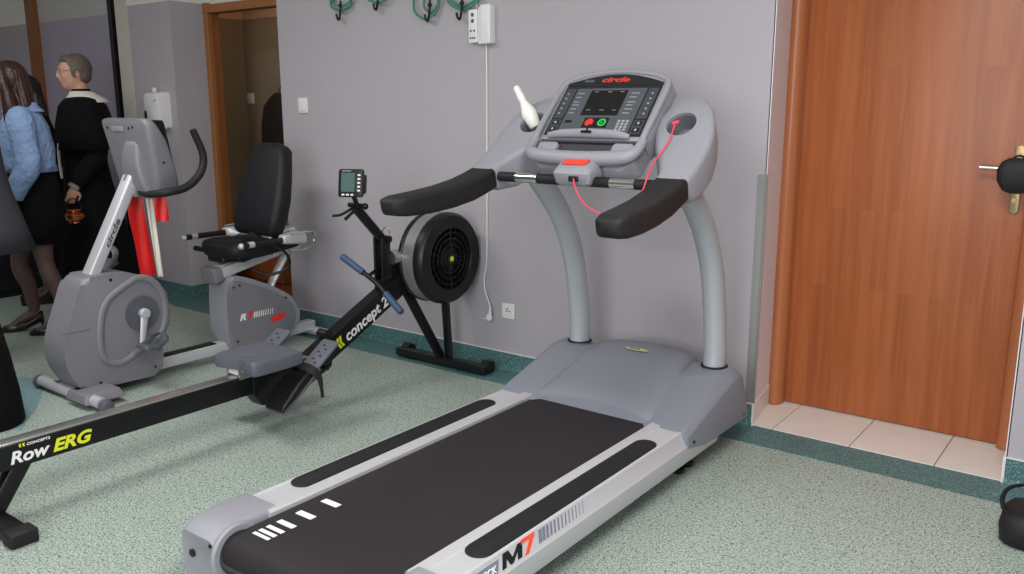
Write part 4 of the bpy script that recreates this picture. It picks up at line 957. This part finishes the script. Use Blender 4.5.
# side handles
for s in (-1, 1):
    hx = BX+s*.262
    b = NB(); tube(b, [(hx, 2.735, .672), (hx, 3.03, .672)], .016, 14); hnd = obj('side_handle', b, M['rubber'], bk)
    b = NB(); tube(b, [(hx, 2.78, .673), (hx, 2.815, .673)], .0172, 14); ball(b, (hx, 2.738, .672), .017); obj('handle_sensor', b, M['silver'], hnd)
    b = NB(); hull(b, [(BX+s*u, y, z) for u, y, z in ((.235, 3.0, .655), (.235, 3.0, .70), (.29, 3.0, .655), (.29, 3.0, .70), (.235, 3.17, .64), (.235, 3.17, .70), (.30, 3.15, .64), (.30, 3.15, .70), (.12, 3.12, .62), (.12, 3.2, .70), (.12, 3.22, .62))], .010); obj('handle_bracket', b, M['silver'], bk)
    b = NB(); tube(b, [(BX+s*.30, 3.03, .705), (BX+s*.31, 3.17, .705), (BX+s*.31, 3.20, .66), (BX+s*.30, 3.13, .61), (BX+s*.29, 3.03, .615)], .006, 8, 4); obj('wire_guard', b, M['chrome'], bk)

# ribbons tied to the bike's handlebar
def cloth(bm, pts, w_, wd, th=.0015, n=6):
    """hanging strip: centre line pts, half width w_ along wd"""
    P = smoothpath(pts, n); wd = Vector(wd).normalized(); rg = []
    for i_, q in enumerate(P):
        d_ = (P[min(i_+1, len(P)-1)]-P[max(0, i_-1)]).normalized(); n_ = wd.cross(d_).normalized(); r_ = []
        m = 8
        for k in range(m+1): u = -1+2*k/m; r_.append(q+wd*(w_*u)+n_*(.006*sin(u*4+i_*.25)+th))
        for k in range(m+1): u = 1-2*k/m; r_.append(q+wd*(w_*u)+n_*(.006*sin(u*4+i_*.25)-th))
        rg.append(r_)
    return loft(bm, rg)
t = thing('ribbon', (BX-.04, 2.31, .96), 'long wide red ribbon hanging from the bike handlebar', 'ribbon')
b = NB(); cloth(b, [(BX-.05, 2.345, .952), (BX-.055, 2.35, .84), (BX-.065, 2.375, .70), (BX-.07, 2.395, .53)], .040, (.25, 1, 0)); obj('ribbon_tail', b, M['ribbon'], t)
b = NB(); tube(b, [(BX-.05, 2.30, .985), (BX-.05, 2.30, .955), (BX-.05, 2.35, .955), (BX-.05, 2.35, .985), (BX-.05, 2.325, 1.005), (BX-.05, 2.30, .985)], .012, 8, 3, rz=.002, side=(1, 0, 0)); obj('ribbon_loop', b, M['ribbon'], t)
t = thing('ribbon', (BX+.09, 2.36, .95), 'short red ribbon end hanging beside the pale ribbon under the bike handlebar', 'ribbon')
b = NB(); cloth(b, [(BX+.10, 2.39, .955), (BX+.10, 2.395, .90), (BX+.10, 2.40, .83)], .032, (.3, 1, 0)); obj('ribbon_tail', b, M['ribbon'], t)
t = thing('ribbon', (BX+.02, 2.34, .95), 'narrow pale ribbon hanging between the two red ribbons on the bike', 'ribbon')
b = NB(); cloth(b, [(BX+.03, 2.375, .955), (BX+.02, 2.39, .80), (BX-.0, 2.42, .53)], .016, (.3, 1, 0)); obj('ribbon_tail', b, M['linen'], t)

# ================================================================== BAG AND SHOES ON THE FLOOR AT THE RIGHT
t = thing('black_bag', (-.115, 3.09, 0), 'black bag with a carrying loop on the floor right of the wooden door', 'bag')
b = NB(); rg = []
for (z, hx, hy) in ((.0, .14, .09), (.01, .155, .105), (.06, .16, .11), (.09, .155, .105), (.108, .14, .09), (.114, .10, .06)): rg.append([(x, y, z) for x, y in sbox(-.145, 3.10, hx, hy, hy*.6)])
loft(b, rg); bb = obj('bag_body', b, M['rubber'], t, ang=60)
b = NB(); tube(b, [(-.29, 3.08, .08), (-.305, 3.09, .13), (-.275, 3.10, .175), (-.17, 3.11, .195), (-.07, 3.11, .175), (-.045, 3.10, .11)], .013, 8, 6, rz=.004); obj('carry_loop', b, M['strap'], t)
b = NB(); tube(b, [(-.26, 3.025, .085), (-.175, 2.985, .095), (-.055, 2.99, .095), (.035, 3.03, .085)], .004, 6, 4); obj('zip', b, M['greycuff'], bb)

# ================================================================== PEOPLE
def L(bm, parts):
    for q in parts:
        if q[0] == 't': tube(bm, q[1], q[2], 16, 4)
        else: ball(bm, q[1], *q[2])
def head(bm, c, k=1.0):
    """face looks along +x; c is the centre of the skull"""
    c = Vector(c)
    ball(bm, c+Vector((-.008, 0, .010))*k, .096*k, .074*k, .100*k, 20)
    ball(bm, c+Vector((.022, 0, -.045))*k, .066*k, .058*k, .078*k, 18)
    ball(bm, c+Vector((.050, 0, -.090))*k, .030*k, .034*k, .026*k, 14)
    tube(bm, [c+Vector((.088, 0, .022))*k, c+Vector((.100, 0, -.010))*k, c+Vector((.106, 0, -.028))*k], [.007*k, .009*k, .010*k], 10)
    ball(bm, c+Vector((.100, 0, -.033))*k, .011*k, .013*k, .008*k, 10)
    ball(bm, c+Vector((.082, 0, -.060))*k, .014*k, .022*k, .008*k, 10); ball(bm, c+Vector((.080, 0, -.072))*k, .013*k, .019*k, .008*k, 10)
    ball(bm, c+Vector((.078, 0, .028))*k, .018*k, .052*k, .012*k, 12)
    for s in (-1, 1):
        ball(bm, c+Vector((-.005, s*.074, -.012))*k, .018*k, .008*k, .030*k, 12)
        ball(bm, c+Vector((.060, s*.036, -.030))*k, .024*k, .022*k, .026*k, 12)
def hand(bm, w, d, up_, k=1.0, curl=.5, side=1):
    """wrist w, pointing direction d, palm normal up_; five separate fingers"""
    w, d, n = Vector(w), Vector(d).normalized(), Vector(up_).normalized(); s = d.cross(n).normalized()*side
    tube(bm, [w-d*.02, w+d*.02, w+d*.05, w+d*.085], [.022*k, .026*k, .036*k, .034*k], 12, 3, side=s, rz=[.018*k, .016*k, .014*k, .012*k])
    for i_, (off, ln) in enumerate(((-.027, .064), (-.009, .074), (.009, .069), (.027, .054))):
        b0 = w+d*(.083)+s*off*k; c1 = curl*1.0; d1 = (d*cos(c1*.6)-n*sin(c1*.6)); d2 = (d*cos(c1*1.5)-n*sin(c1*1.5)); d3 = (d*cos(c1*2.3)-n*sin(c1*2.3))
        p1_ = b0+d1*ln*.42*k; p2_ = p1_+d2*ln*.34*k; p3_ = p2_+d3*ln*.28*k
        tube(bm, [b0-d*.012, b0, p1_, p2_, p3_], [.008*k, .0088*k, .0082*k, .0075*k, .006*k], 8, 2)
    b0 = w+d*.025-s*.026*k; tube(bm, [b0, b0-s*.026*k+d*.022-n*.008, b0-s*.030*k+d*.050-n*.02, b0-s*.020*k+d*.072-n*.03], [.013*k, .011*k, .0095*k, .0075*k], 8, 3)
def face_parts(root_, body, c, k=1.0, eye=(60, 60, 70)):
    c = Vector(c)
    b = NB()
    for s in (-1, 1): ball(b, c+Vector((.074, s*.030, .006))*k, .011*k, .013*k, .008*k, 10)
    obj('eyes', b, M['whiteprint'], body, local=True)
    b = NB()
    for s in (-1, 1): ball(b, c+Vector((.082, s*.030, .006))*k, .005*k, .006*k, .006*k, 8)
    obj('irises', b, M['dgrey'], body, local=True)
    b = NB(); ball(b, c+Vector((.089, 0, -.061))*k, .009*k, .020*k, .0045*k, 10); ball(b, c+Vector((.087, 0, -.070))*k, .009*k, .017*k, .005*k, 10)
    obj('lips', b, mat('lips', (176, 108, 100), .5), body, local=True)
def ring(cx, cy, z, rx, ry, n=28, wob=0, ph=0, f=5): return [(cx+rx*cos(2*pi*k/n)*(1+wob*sin(f*2*pi*k/n+ph)), cy+ry*sin(2*pi*k/n)*(1+wob*sin(f*2*pi*k/n+ph)), z) for k in range(n)]
def shellcloth(rings, th=.004):
    """garment: closed loft with thickness, open top and bottom"""
    inn = []
    for rg in rings[::-1]:
        c = sum((Vector(q) for q in rg), Vector())/len(rg); inn.append([Vector(q)+(c-Vector(q)).normalized()*th for q in rg])
    b = NB(); loft(b, [[Vector(q) for q in rg] for rg in rings]+inn, cap=False, closed=True); return b
def body_mesh(P):
    """P: dict of joint positions in local space"""
    b = NB()
    head(b, P['head'], P.get('hk', 1))
    h = Vector(P['head'])
    tube(b, [h+Vector((-.02, 0, -.05)), h+Vector((-.028, 0, -.12)), Vector(P['neck'])], [.048, .050, .062], 14, 3)
    ch, wa, hi = Vector(P['chest']), Vector(P['waist']), Vector(P['hip'])
    tube(b, [Vector(P['neck'])+Vector((0, 0, -.01)), ch, wa, hi, hi+Vector((0, 0, -.08))], [.07, P['cw'], P['ww'], P['hw'], P['hw']*.85], 18, 4, side=(0, 1, 0), rz=[.06, .11, .095, .11, .10])
    for s, sh, el, wr, hd_dir, cu_ in P['arms']:
        sh, el, wr = Vector(sh), Vector(el), Vector(wr)
        tube(b, [Vector(P['neck'])+Vector((0, s*.04, -.03)), sh], [.055, .055], 12)
        tube(b, [sh, (sh+el)/2, el, (el+wr)/2, wr], [.052, .045, .038, .036, .026], 14, 3)
        hand(b, wr, hd_dir, Vector((0, s, 0)) if abs(Vector(hd_dir).normalized().y) < .8 else Vector((0, 0, 1)), .95, cu_, side=s)
    for s, kn, an, toe in P['legs']:
        kn, an, toe = Vector(kn), Vector(an), Vector(toe)
        hp = hi+Vector((0, s*.09, -.03))
        tube(b, [hp, (hp+kn)/2, kn, kn+(an-kn)*.3, (kn+an)/2+Vector((-.01, 0, 0)), an], [.085, .072, .050, .054, .047, .033], 16, 3)
        tube(b, [an+Vector((-.02, 0, -.01)), an+Vector((.03, 0, -.03)), (an+toe)/2+Vector((0, 0, -.0)), toe], [.034, .034, .034, .028], 12, 3, side=(0, 1, 0), rz=[.034, .034, .026, .016])
    return remesh(b, .0085, 3)

# ---- the man in the black cassock (faces -Y, turned a little away)
pr_ = thing('person', (-5.93, 3.0, 0), 'grey-haired man in glasses, black caped cassock and white collar, holding a copper vessel', 'person', rz=R(-108))
P = dict(head=(.02, 0, 1.625), neck=(-.02, 0, 1.45), chest=(-.01, 0, 1.30), waist=(0, 0, 1.08), hip=(-.01, 0, .93), cw=.165, ww=.15, hw=.16,
         arms=[(1, (-.01, .19, 1.38), (-.04, .25, 1.10), (.125, .25, .885), (.3, .0, -.85), .9), (-1, (-.01, -.19, 1.38), (-.02, -.25, 1.10), (.20, -.16, 1.02), (.9, .25, .0), .7)],
         legs=[(1, (.03, .10, .50), (-.01, .10, .09), (.13, .11, .025)), (-1, (.0, -.10, .50), (-.04, -.10, .09), (.10, -.11, .025))])
b = body_mesh(P); bd1 = obj('body', b, M['skin'], pr_, local=True, ang=180)
face_parts(pr_, bd1, P['head'])
b = NB(); hc = Vector(P['head'])
ball(b, hc+Vector((-.022, 0, .026)), .094, .080, .096, 22); ball(b, hc+Vector((-.050, 0, -.015)), .060, .074, .065, 18); ball(b, hc+Vector((.030, 0, .080)), .050, .058, .030, 14)
for s in (-1, 1): ball(b, hc+Vector((.006, s*.070, -.004)), .020, .014, .035, 10)
b = remesh(b, .007, 2)
for v in b.verts:
    v.co += v.normal*random.uniform(-.002, .003)
obj('hair', b, M['hairgrey'], pr_, local=True, ang=180)
b = NB()
for s in (-1, 1):
    lathe(b, hc+Vector((.092, s*.032, .004)), (1, 0, 0), [(.020, 0), (.022, .001), (.020, .002), (.018, .001)], 20, closed=True)
    tube(b, [hc+Vector((.092, s*.054, .008)), hc+Vector((.03, s*.080, .008)), hc+Vector((-.02, s*.080, -.008))], .0018, 6)
tube(b, [hc+Vector((.094, -.012, .008)), hc+Vector((.094, .012, .008))], .0016, 6)
gl = obj('glasses', b, M['steel'], pr_, local=True)
# cassock
rg = [ring(-.02, 0, 1.455, .075, .095), ring(-.015, 0, 1.42, .11, .17), ring(-.01, 0, 1.33, .135, .20), ring(0, 0, 1.18, .145, .185), ring(.005, 0, 1.02, .14, .172), ring(0, 0, .88, .155, .19), ring(-.01, 0, .6, .20, .215, 28, .03), ring(-.02, 0, .3, .25, .245, 28, .05), ring(-.03, 0, .05, .30, .275, 28, .06)]
obj('cassock', shellcloth(rg), M['cassock'], pr_, local=True, ang=180)
for (s, sh, el, wr, hd_, c_) in P['arms']:
    sh, el, wr = Vector(sh), Vector(el), Vector(wr); dd = (wr-el).normalized()
    b = NB(); tube(b, [sh+Vector((0, -s*.07, .0)), sh+Vector((0, s*.01, -.02)), (sh+el)/2, el, el+(wr-el)*.5, wr-dd*.015], [.070, .078, .068, .062, .058, .052], 16, 4); obj('sleeve', b, M['cassock'], pr_, local=True, ang=180)
    b = NB(); tube(b, [wr-dd*.03, wr+dd*.012], [.037, .036], 16); obj('cuff', b, M['greycuff'], pr_, local=True)
rg = [ring(-.02, 0, 1.475, .070, .085), ring(-.015, 0, 1.445, .115, .180), ring(-.015, 0, 1.40, .150, .245), ring(-.015, 0, 1.28, .180, .312, 28, .01), ring(-.02, 0, 1.12, .205, .345, 28, .03)]
obj('cape', shellcloth(rg, .006), M['cassock'], pr_, local=True, ang=180)
b = NB(); tube(b, [(-.012, 0, 1.455), (-.010, 0, 1.515)], [.066, .060], 24); obj('black_neckband', b, M['cassock'], pr_, local=True)
rg = [ring(-.012, 0, 1.50, .069, .068), ring(-.025, 0, 1.478, .092, .098), ring(-.040, 0, 1.445, .130, .160), ring(-.045, 0, 1.425, .150, .190, 28, .03, 0, 2)]
obj('white_collar', shellcloth(rg, .005), M['linen'], pr_, local=True, ang=180)
b = NB(); cloth(b, [(.165, .09, 1.16), (.175, .10, 1.05), (.17, .10, .93)], .022, (.3, 1, 0)); obj('white_band', b, M['linen'], pr_, local=True)
# the vessel in his hand
wr = Vector((.13, .20, .90)); 
mw = Matrix.Translation(Vector((-5.93, 3.0, 0))) @ Euler((0, 0, R(-108))).to_matrix().to_4x4()
vc = mw @ Vector((.155, .33, .70))
t = thing('copper_vessel', tuple(vc), 'small shiny copper vessel hanging from the hand of the man in the cassock', 'vessel')
b = NB(); lathe(b, vc+Vector((0, 0, -.045)), (0, 0, 1), [(.004, 0), (.032, .0), (.030, .008), (.045, .015), (.062, .035), (.064, .05), (.050, .065), (.036, .070), (.048, .082), (.046, .084), (.034, .074), (.004, .070)], 28); obj('bowl', b, M['copper'], t)
b = NB(); tube(b, [vc+Vector((-.0, -.05, .035)), vc+Vector((0, -.045, .08)), vc+Vector((0, 0, .115)), vc+Vector((0, .045, .08)), vc+Vector((0, .05, .035))], .004, 8, 5); obj('bail_handle', b, M['blackmetal'], t)

# ---- woman in light blue jacket
wm = thing('person', (-5.58, 2.45, 0), 'woman with long brown hair in a pale blue jacket, black skirt and heels', 'person', rz=R(-118))
P = dict(head=(.05, 0, 1.545), neck=(-.01, 0, 1.385), chest=(-.02, 0, 1.24), waist=(-.02, 0, 1.03), hip=(-.03, 0, .88), cw=.145, ww=.125, hw=.155, hk=.95,
         arms=[(1, (-.01, .165, 1.32), (-.03, .22, 1.06), (.08, .19, .86), (.5, -.1, -.8), .6), (-1, (-.01, -.165, 1.32), (-.02, -.22, 1.04), (.18, -.14, .95), (.8, .3, -.1), .6)],
         legs=[(1, (-.05, .09, .46), (-.13, .09, .125), (.025, .10, .03)), (-1, (.10, -.06, .46), (.05, -.07, .125), (.20, -.075, .03))])
b = body_mesh(P)
b.verts.ensure_lookup_table()
bd2 = obj('body', b, [M['skin'], M['tights']], wm, local=True, ang=180)
for q in bd2.data.polygons:
    if q.center.z < .82 and not (q.center.z > .60 and abs(q.center.y) > .13 and q.center.x > .05): q.material_index = 1
face_parts(wm, bd2, P['head'], .95)
hc = Vector(P['head'])
b = NB(); ball(b, hc+Vector((-.018, 0, .02)), .104, .086, .105, 22)
tube(b, [hc+Vector((-.05, 0, .04)), hc+Vector((-.075, 0, -.08)), hc+Vector((-.085, 0, -.22)), hc+Vector((-.075, 0, -.38)), hc+Vector((-.06, 0, -.44))], [.07, .085, .11, .10, .05], 18, 4, side=(0, 1, 0), rz=[.06, .06, .045, .035, .02])
for s in (-1, 1): tube(b, [hc+Vector((.02, s*.045, .09)), hc+Vector((.012, s*.082, .0)), hc+Vector((-.01, s*.095, -.14)), hc+Vector((-.01, s*.10, -.30)), hc+Vector((0, s*.10, -.40))], [.022, .026, .042, .040, .016], 14, 4)
b = remesh(b, .008, 3)
for v in b.verts:
    a_ = math.atan2(v.co.y-hc.y, v.co.x-hc.x); v.co += v.normal*(.0018*sin(a_*34)+.0015*sin(a_*71))
obj('hair', b, M['hairbrown'], wm, local=True, ang=180)
rg = [ring(-.015, 0, 1.395, .072, .085), ring(-.015, 0, 1.36, .10, .15), ring(-.015, 0, 1.28, .135, .185), ring(-.02, 0, 1.15, .150, .180, 28, .02), ring(-.02, 0, 1.06, .145, .170, 28, .03), ring(-.025, 0, 1.01, .150, .174, 28, .02)]
jk = obj('jacket', shellcloth(rg, .006), M['denim'], wm, local=True, ang=180)
b = shellcloth([ring(-.012, 0, 1.425, .082, .078), ring(-.02, 0, 1.40, .088, .090), ring(-.02, 0, 1.37, .118, .125)], .006); obj('collar', b, M['denim'], jk, local=True)
for (s, sh, el, wr, hd_, c_) in P['arms']:
    sh, el, wr = Vector(sh), Vector(el), Vector(wr); dd = (wr-el).normalized()
    b = NB(); tube(b, [sh+Vector((0, -s*.07, .02)), sh+Vector((0, s*.01, -.01)), (sh+el)/2, el, el+(wr-el)*.5, wr-dd*.03], [.066, .080, .074, .070, .062, .050], 16, 4); sl_ = obj('sleeve', b, M['denim'], wm, local=True, ang=180)
    b = NB(); tube(b, [wr-dd*.09, wr-dd*.02], [.060, .056], 16); obj('cuff', b, M['denim'], sl_, local=True)
rg = [ring(-.025, 0, 1.05, .125, .148), ring(-.03, 0, .88, .150, .178), ring(-.02, 0, .70, .165, .180, 28, .01), ring(-.0, 0, .575, .175, .178, 28, .02)]
obj('skirt', shellcloth(rg, .005), M['skirt'], wm, local=True, ang=180)
for s, kn, an, toe in P['legs']:
    an, toe = Vector(an), Vector(toe)
    b = NB(); rg = []
    for (x, z0, z1, hw_) in ((-.045, .055, .118, .012), (-.035, .050, .122, .028), (.0, .035, .095, .032), (.05, .014, .062, .030), (.10, .003, .050, .036), (.15, .001, .048, .036), (.185, .001, .036, .026), (.21, .002, .022, .010)):
        rg.append([(an.x+x, an.y+y, z) for y, z in sbox(0, (z0+z1)/2, hw_, (z1-z0)/2, min(hw_, (z1-z0)/2)*.8)])
    loft(b, rg); tube(b, [(an.x-.035, an.y, .075), (an.x-.037, an.y, .03), (an.x-.038, an.y, .0)], [.016, .008, .008], 10)
    obj('high_heel', b, M['leather'], wm, local=True)

# ---- dark-haired woman between them
wd_ = thing('person', (-6.46, 2.90, 0), 'dark-haired person in black standing between the blue jacket and the cassock', 'person', rz=R(-112))
P = dict(head=(.03, 0, 1.50), neck=(-.02, 0, 1.35), chest=(-.02, 0, 1.21), waist=(-.02, 0, 1.02), hip=(-.02, 0, .88), cw=.14, ww=.13, hw=.15, hk=.93,
         arms=[(1, (-.01, .16, 1.29), (-.03, .21, 1.02), (.02, .20, .80), (.2, 0, -1), .3), (-1, (-.01, -.16, 1.29), (-.03, -.21, 1.02), (.02, -.20, .80), (.2, 0, -1), .3)],
         legs=[(1, (.02, .09, .46), (0, .09, .09), (.13, .10, .025)), (-1, (.02, -.09, .46), (0, -.09, .09), (.13, -.10, .025))])
b = body_mesh(P); bd3 = obj('body', b, [M['skin'], M['tights']], wd_, local=True, ang=180)
for q in bd3.data.polygons:
    if q.center.z < .68: q.material_index = 1
face_parts(wd_, bd3, P['head'], .93); hc = Vector(P['head'])
b = NB(); ball(b, hc+Vector((-.018, 0, .02)), .104, .088, .105, 22)
tube(b, [hc+Vector((-.05, 0, .04)), hc+Vector((-.08, 0, -.08)), hc+Vector((-.10, 0, -.22)), hc+Vector((-.10, 0, -.36))], [.075, .09, .12, .09], 18, 4, side=(0, 1, 0), rz=[.06, .06, .05, .03])
for s in (-1, 1): tube(b, [hc+Vector((.02, s*.045, .09)), hc+Vector((.005, s*.085, .0)), hc+Vector((-.02, s*.10, -.16)), hc+Vector((-.02, s*.11, -.32))], [.022, .03, .045, .03], 14, 4)
b = remesh(b, .009, 3)
for v in b.verts: a_ = math.atan2(v.co.y, v.co.x); v.co += v.normal*.004*sin(a_*30)
obj('hair', b, M['hairdark'], wd_, local=True, ang=180)
rg = [ring(-.02, 0, 1.37, .07, .08), ring(-.02, 0, 1.33, .10, .15), ring(-.02, 0, 1.22, .135, .18), ring(-.02, 0, 1.02, .135, .16), ring(-.02, 0, .88, .15, .18), ring(-.01, 0, .5, .18, .19, 28, .02)]
obj('dress', shellcloth(rg, .005), M['skirt'], wd_, local=True, ang=180)
for (s, sh, el, wr, hd_, c_) in P['arms']:
    b = NB(); sh, el, wr = Vector(sh), Vector(el), Vector(wr); tube(b, [sh+Vector((0, -s*.07, .02)), sh+Vector((0, s*.01, -.01)), (sh+el)/2, el, el+(wr-el)*.5, wr], [.062, .072, .062, .055, .050, .042], 16, 4); obj('sleeve', b, M['skirt'], wd_, local=True, ang=180)
for s, kn, an, toe in P['legs']:
    b = NB(); rg = []
    for (x, z1, hw_) in ((-.06, .07, .02), (-.045, .10, .036), (.0, .10, .042), (.06, .07, .044), (.12, .06, .046), (.17, .045, .036), (.19, .03, .018)): rg.append([(an[0]+x, an[1]+y, z) for y, z in sbox(0, z1/2, hw_, z1/2, .012)])
    loft(b, rg); obj('shoe', b, M['leather'], wd_, local=True)

# ---- person in grey coat cut by the picture edge, and the soft black bag beside them
gp = thing('person', (-5.07, 1.925, 0), 'person in a flared charcoal grey coat standing at the left edge', 'person', rz=R(-120))
P = dict(head=(.03, 0, 1.55), neck=(-.02, 0, 1.39), chest=(-.02, 0, 1.25), waist=(-.02, 0, 1.05), hip=(-.02, 0, .90), cw=.15, ww=.14, hw=.16, hk=.95,
         arms=[(1, (-.01, .17, 1.33), (-.03, .22, 1.06), (.10, .17, .88), (.8, -.2, -.3), .6), (-1, (-.01, -.17, 1.33), (-.03, -.22, 1.06), (.10, -.17, .88), (.8, .2, -.3), .6)],
         legs=[(1, (.02, .08, .48), (0, .08, .09), (.13, .09, .025)), (-1, (.02, -.08, .48), (0, -.08, .09), (.13, -.09, .025))])
b = body_mesh(P); bd4 = obj('body', b, [M['skin'], M['tights']], gp, local=True, ang=180)
for q in bd4.data.polygons:
    if q.center.z < .74: q.material_index = 1
face_parts(gp, bd4, P['head'], .95); hc = Vector(P['head'])
b = NB(); ball(b, hc+Vector((-.018, 0, .02)), .104, .086, .105, 22); ball(b, hc+Vector((-.07, 0, -.04)), .06, .07, .09, 14); b = remesh(b, .009, 3); obj('hair', b, M['hairdark'], gp, local=True, ang=180)
rg = [ring(-.02, 0, 1.41, .075, .085), ring(-.02, 0, 1.37, .105, .15), ring(-.02, 0, 1.28, .14, .19), ring(-.02, 0, 1.08, .155, .185), ring(-.02, 0, .95, .18, .21, 28, .02), ring(-.02, 0, .78, .225, .245, 28, .03), ring(-.02, 0, .64, .265, .275, 28, .04)]
obj('coat', shellcloth(rg, .006), M['greycloth'], gp, local=True, ang=180)
for (s, sh, el, wr, hd_, c_) in P['arms']:
    b = NB(); sh, el, wr = Vector(sh), Vector(el), Vector(wr); tube(b, [sh+Vector((0, -s*.07, .02)), sh+Vector((0, s*.01, -.01)), (sh+el)/2, el, el+(wr-el)*.5, wr], [.066, .078, .068, .062, .055, .046], 16, 4); obj('sleeve', b, M['greycloth'], gp, local=True, ang=180)
for s, kn, an, toe in P['legs']:
    b = NB(); rg = []
    for (x, z1, hw_) in ((-.06, .07, .02), (-.045, .10, .036), (.0, .10, .042), (.06, .07, .044), (.12, .06, .046), (.17, .045, .036), (.19, .03, .018)): rg.append([(an[0]+x, an[1]+y, z) for y, z in sbox(0, z1/2, hw_, z1/2, .012)])
    loft(b, rg); obj('shoe', b, M['leather'], gp, local=True)
t = thing('soft_bag', (-4.12, 1.50, 0), 'tall soft black bag standing behind the end of the rowing machine', 'bag')
b = NB(); rg = []
for (z, hx, hy) in ((.0, .19, .16), (.015, .20, .17), (.14, .195, .165), (.30, .17, .14), (.46, .14, .11), (.58, .09, .07), (.62, .03, .02)): rg.append(ring(-4.14, 1.50, z, hx, hy, 28, .03, z*9, 3))
loft(b, rg); obj('bag_body', b, M['cassock'], t, ang=180)
b = NB(); tube(b, [(-4.20, 1.50, .56), (-4.22, 1.50, .64), (-4.14, 1.50, .68), (-4.06, 1.50, .64), (-4.08, 1.50, .56)], .012, 8, 5, rz=.004); obj('bag_handle', b, M['strap'], t)
#@@END
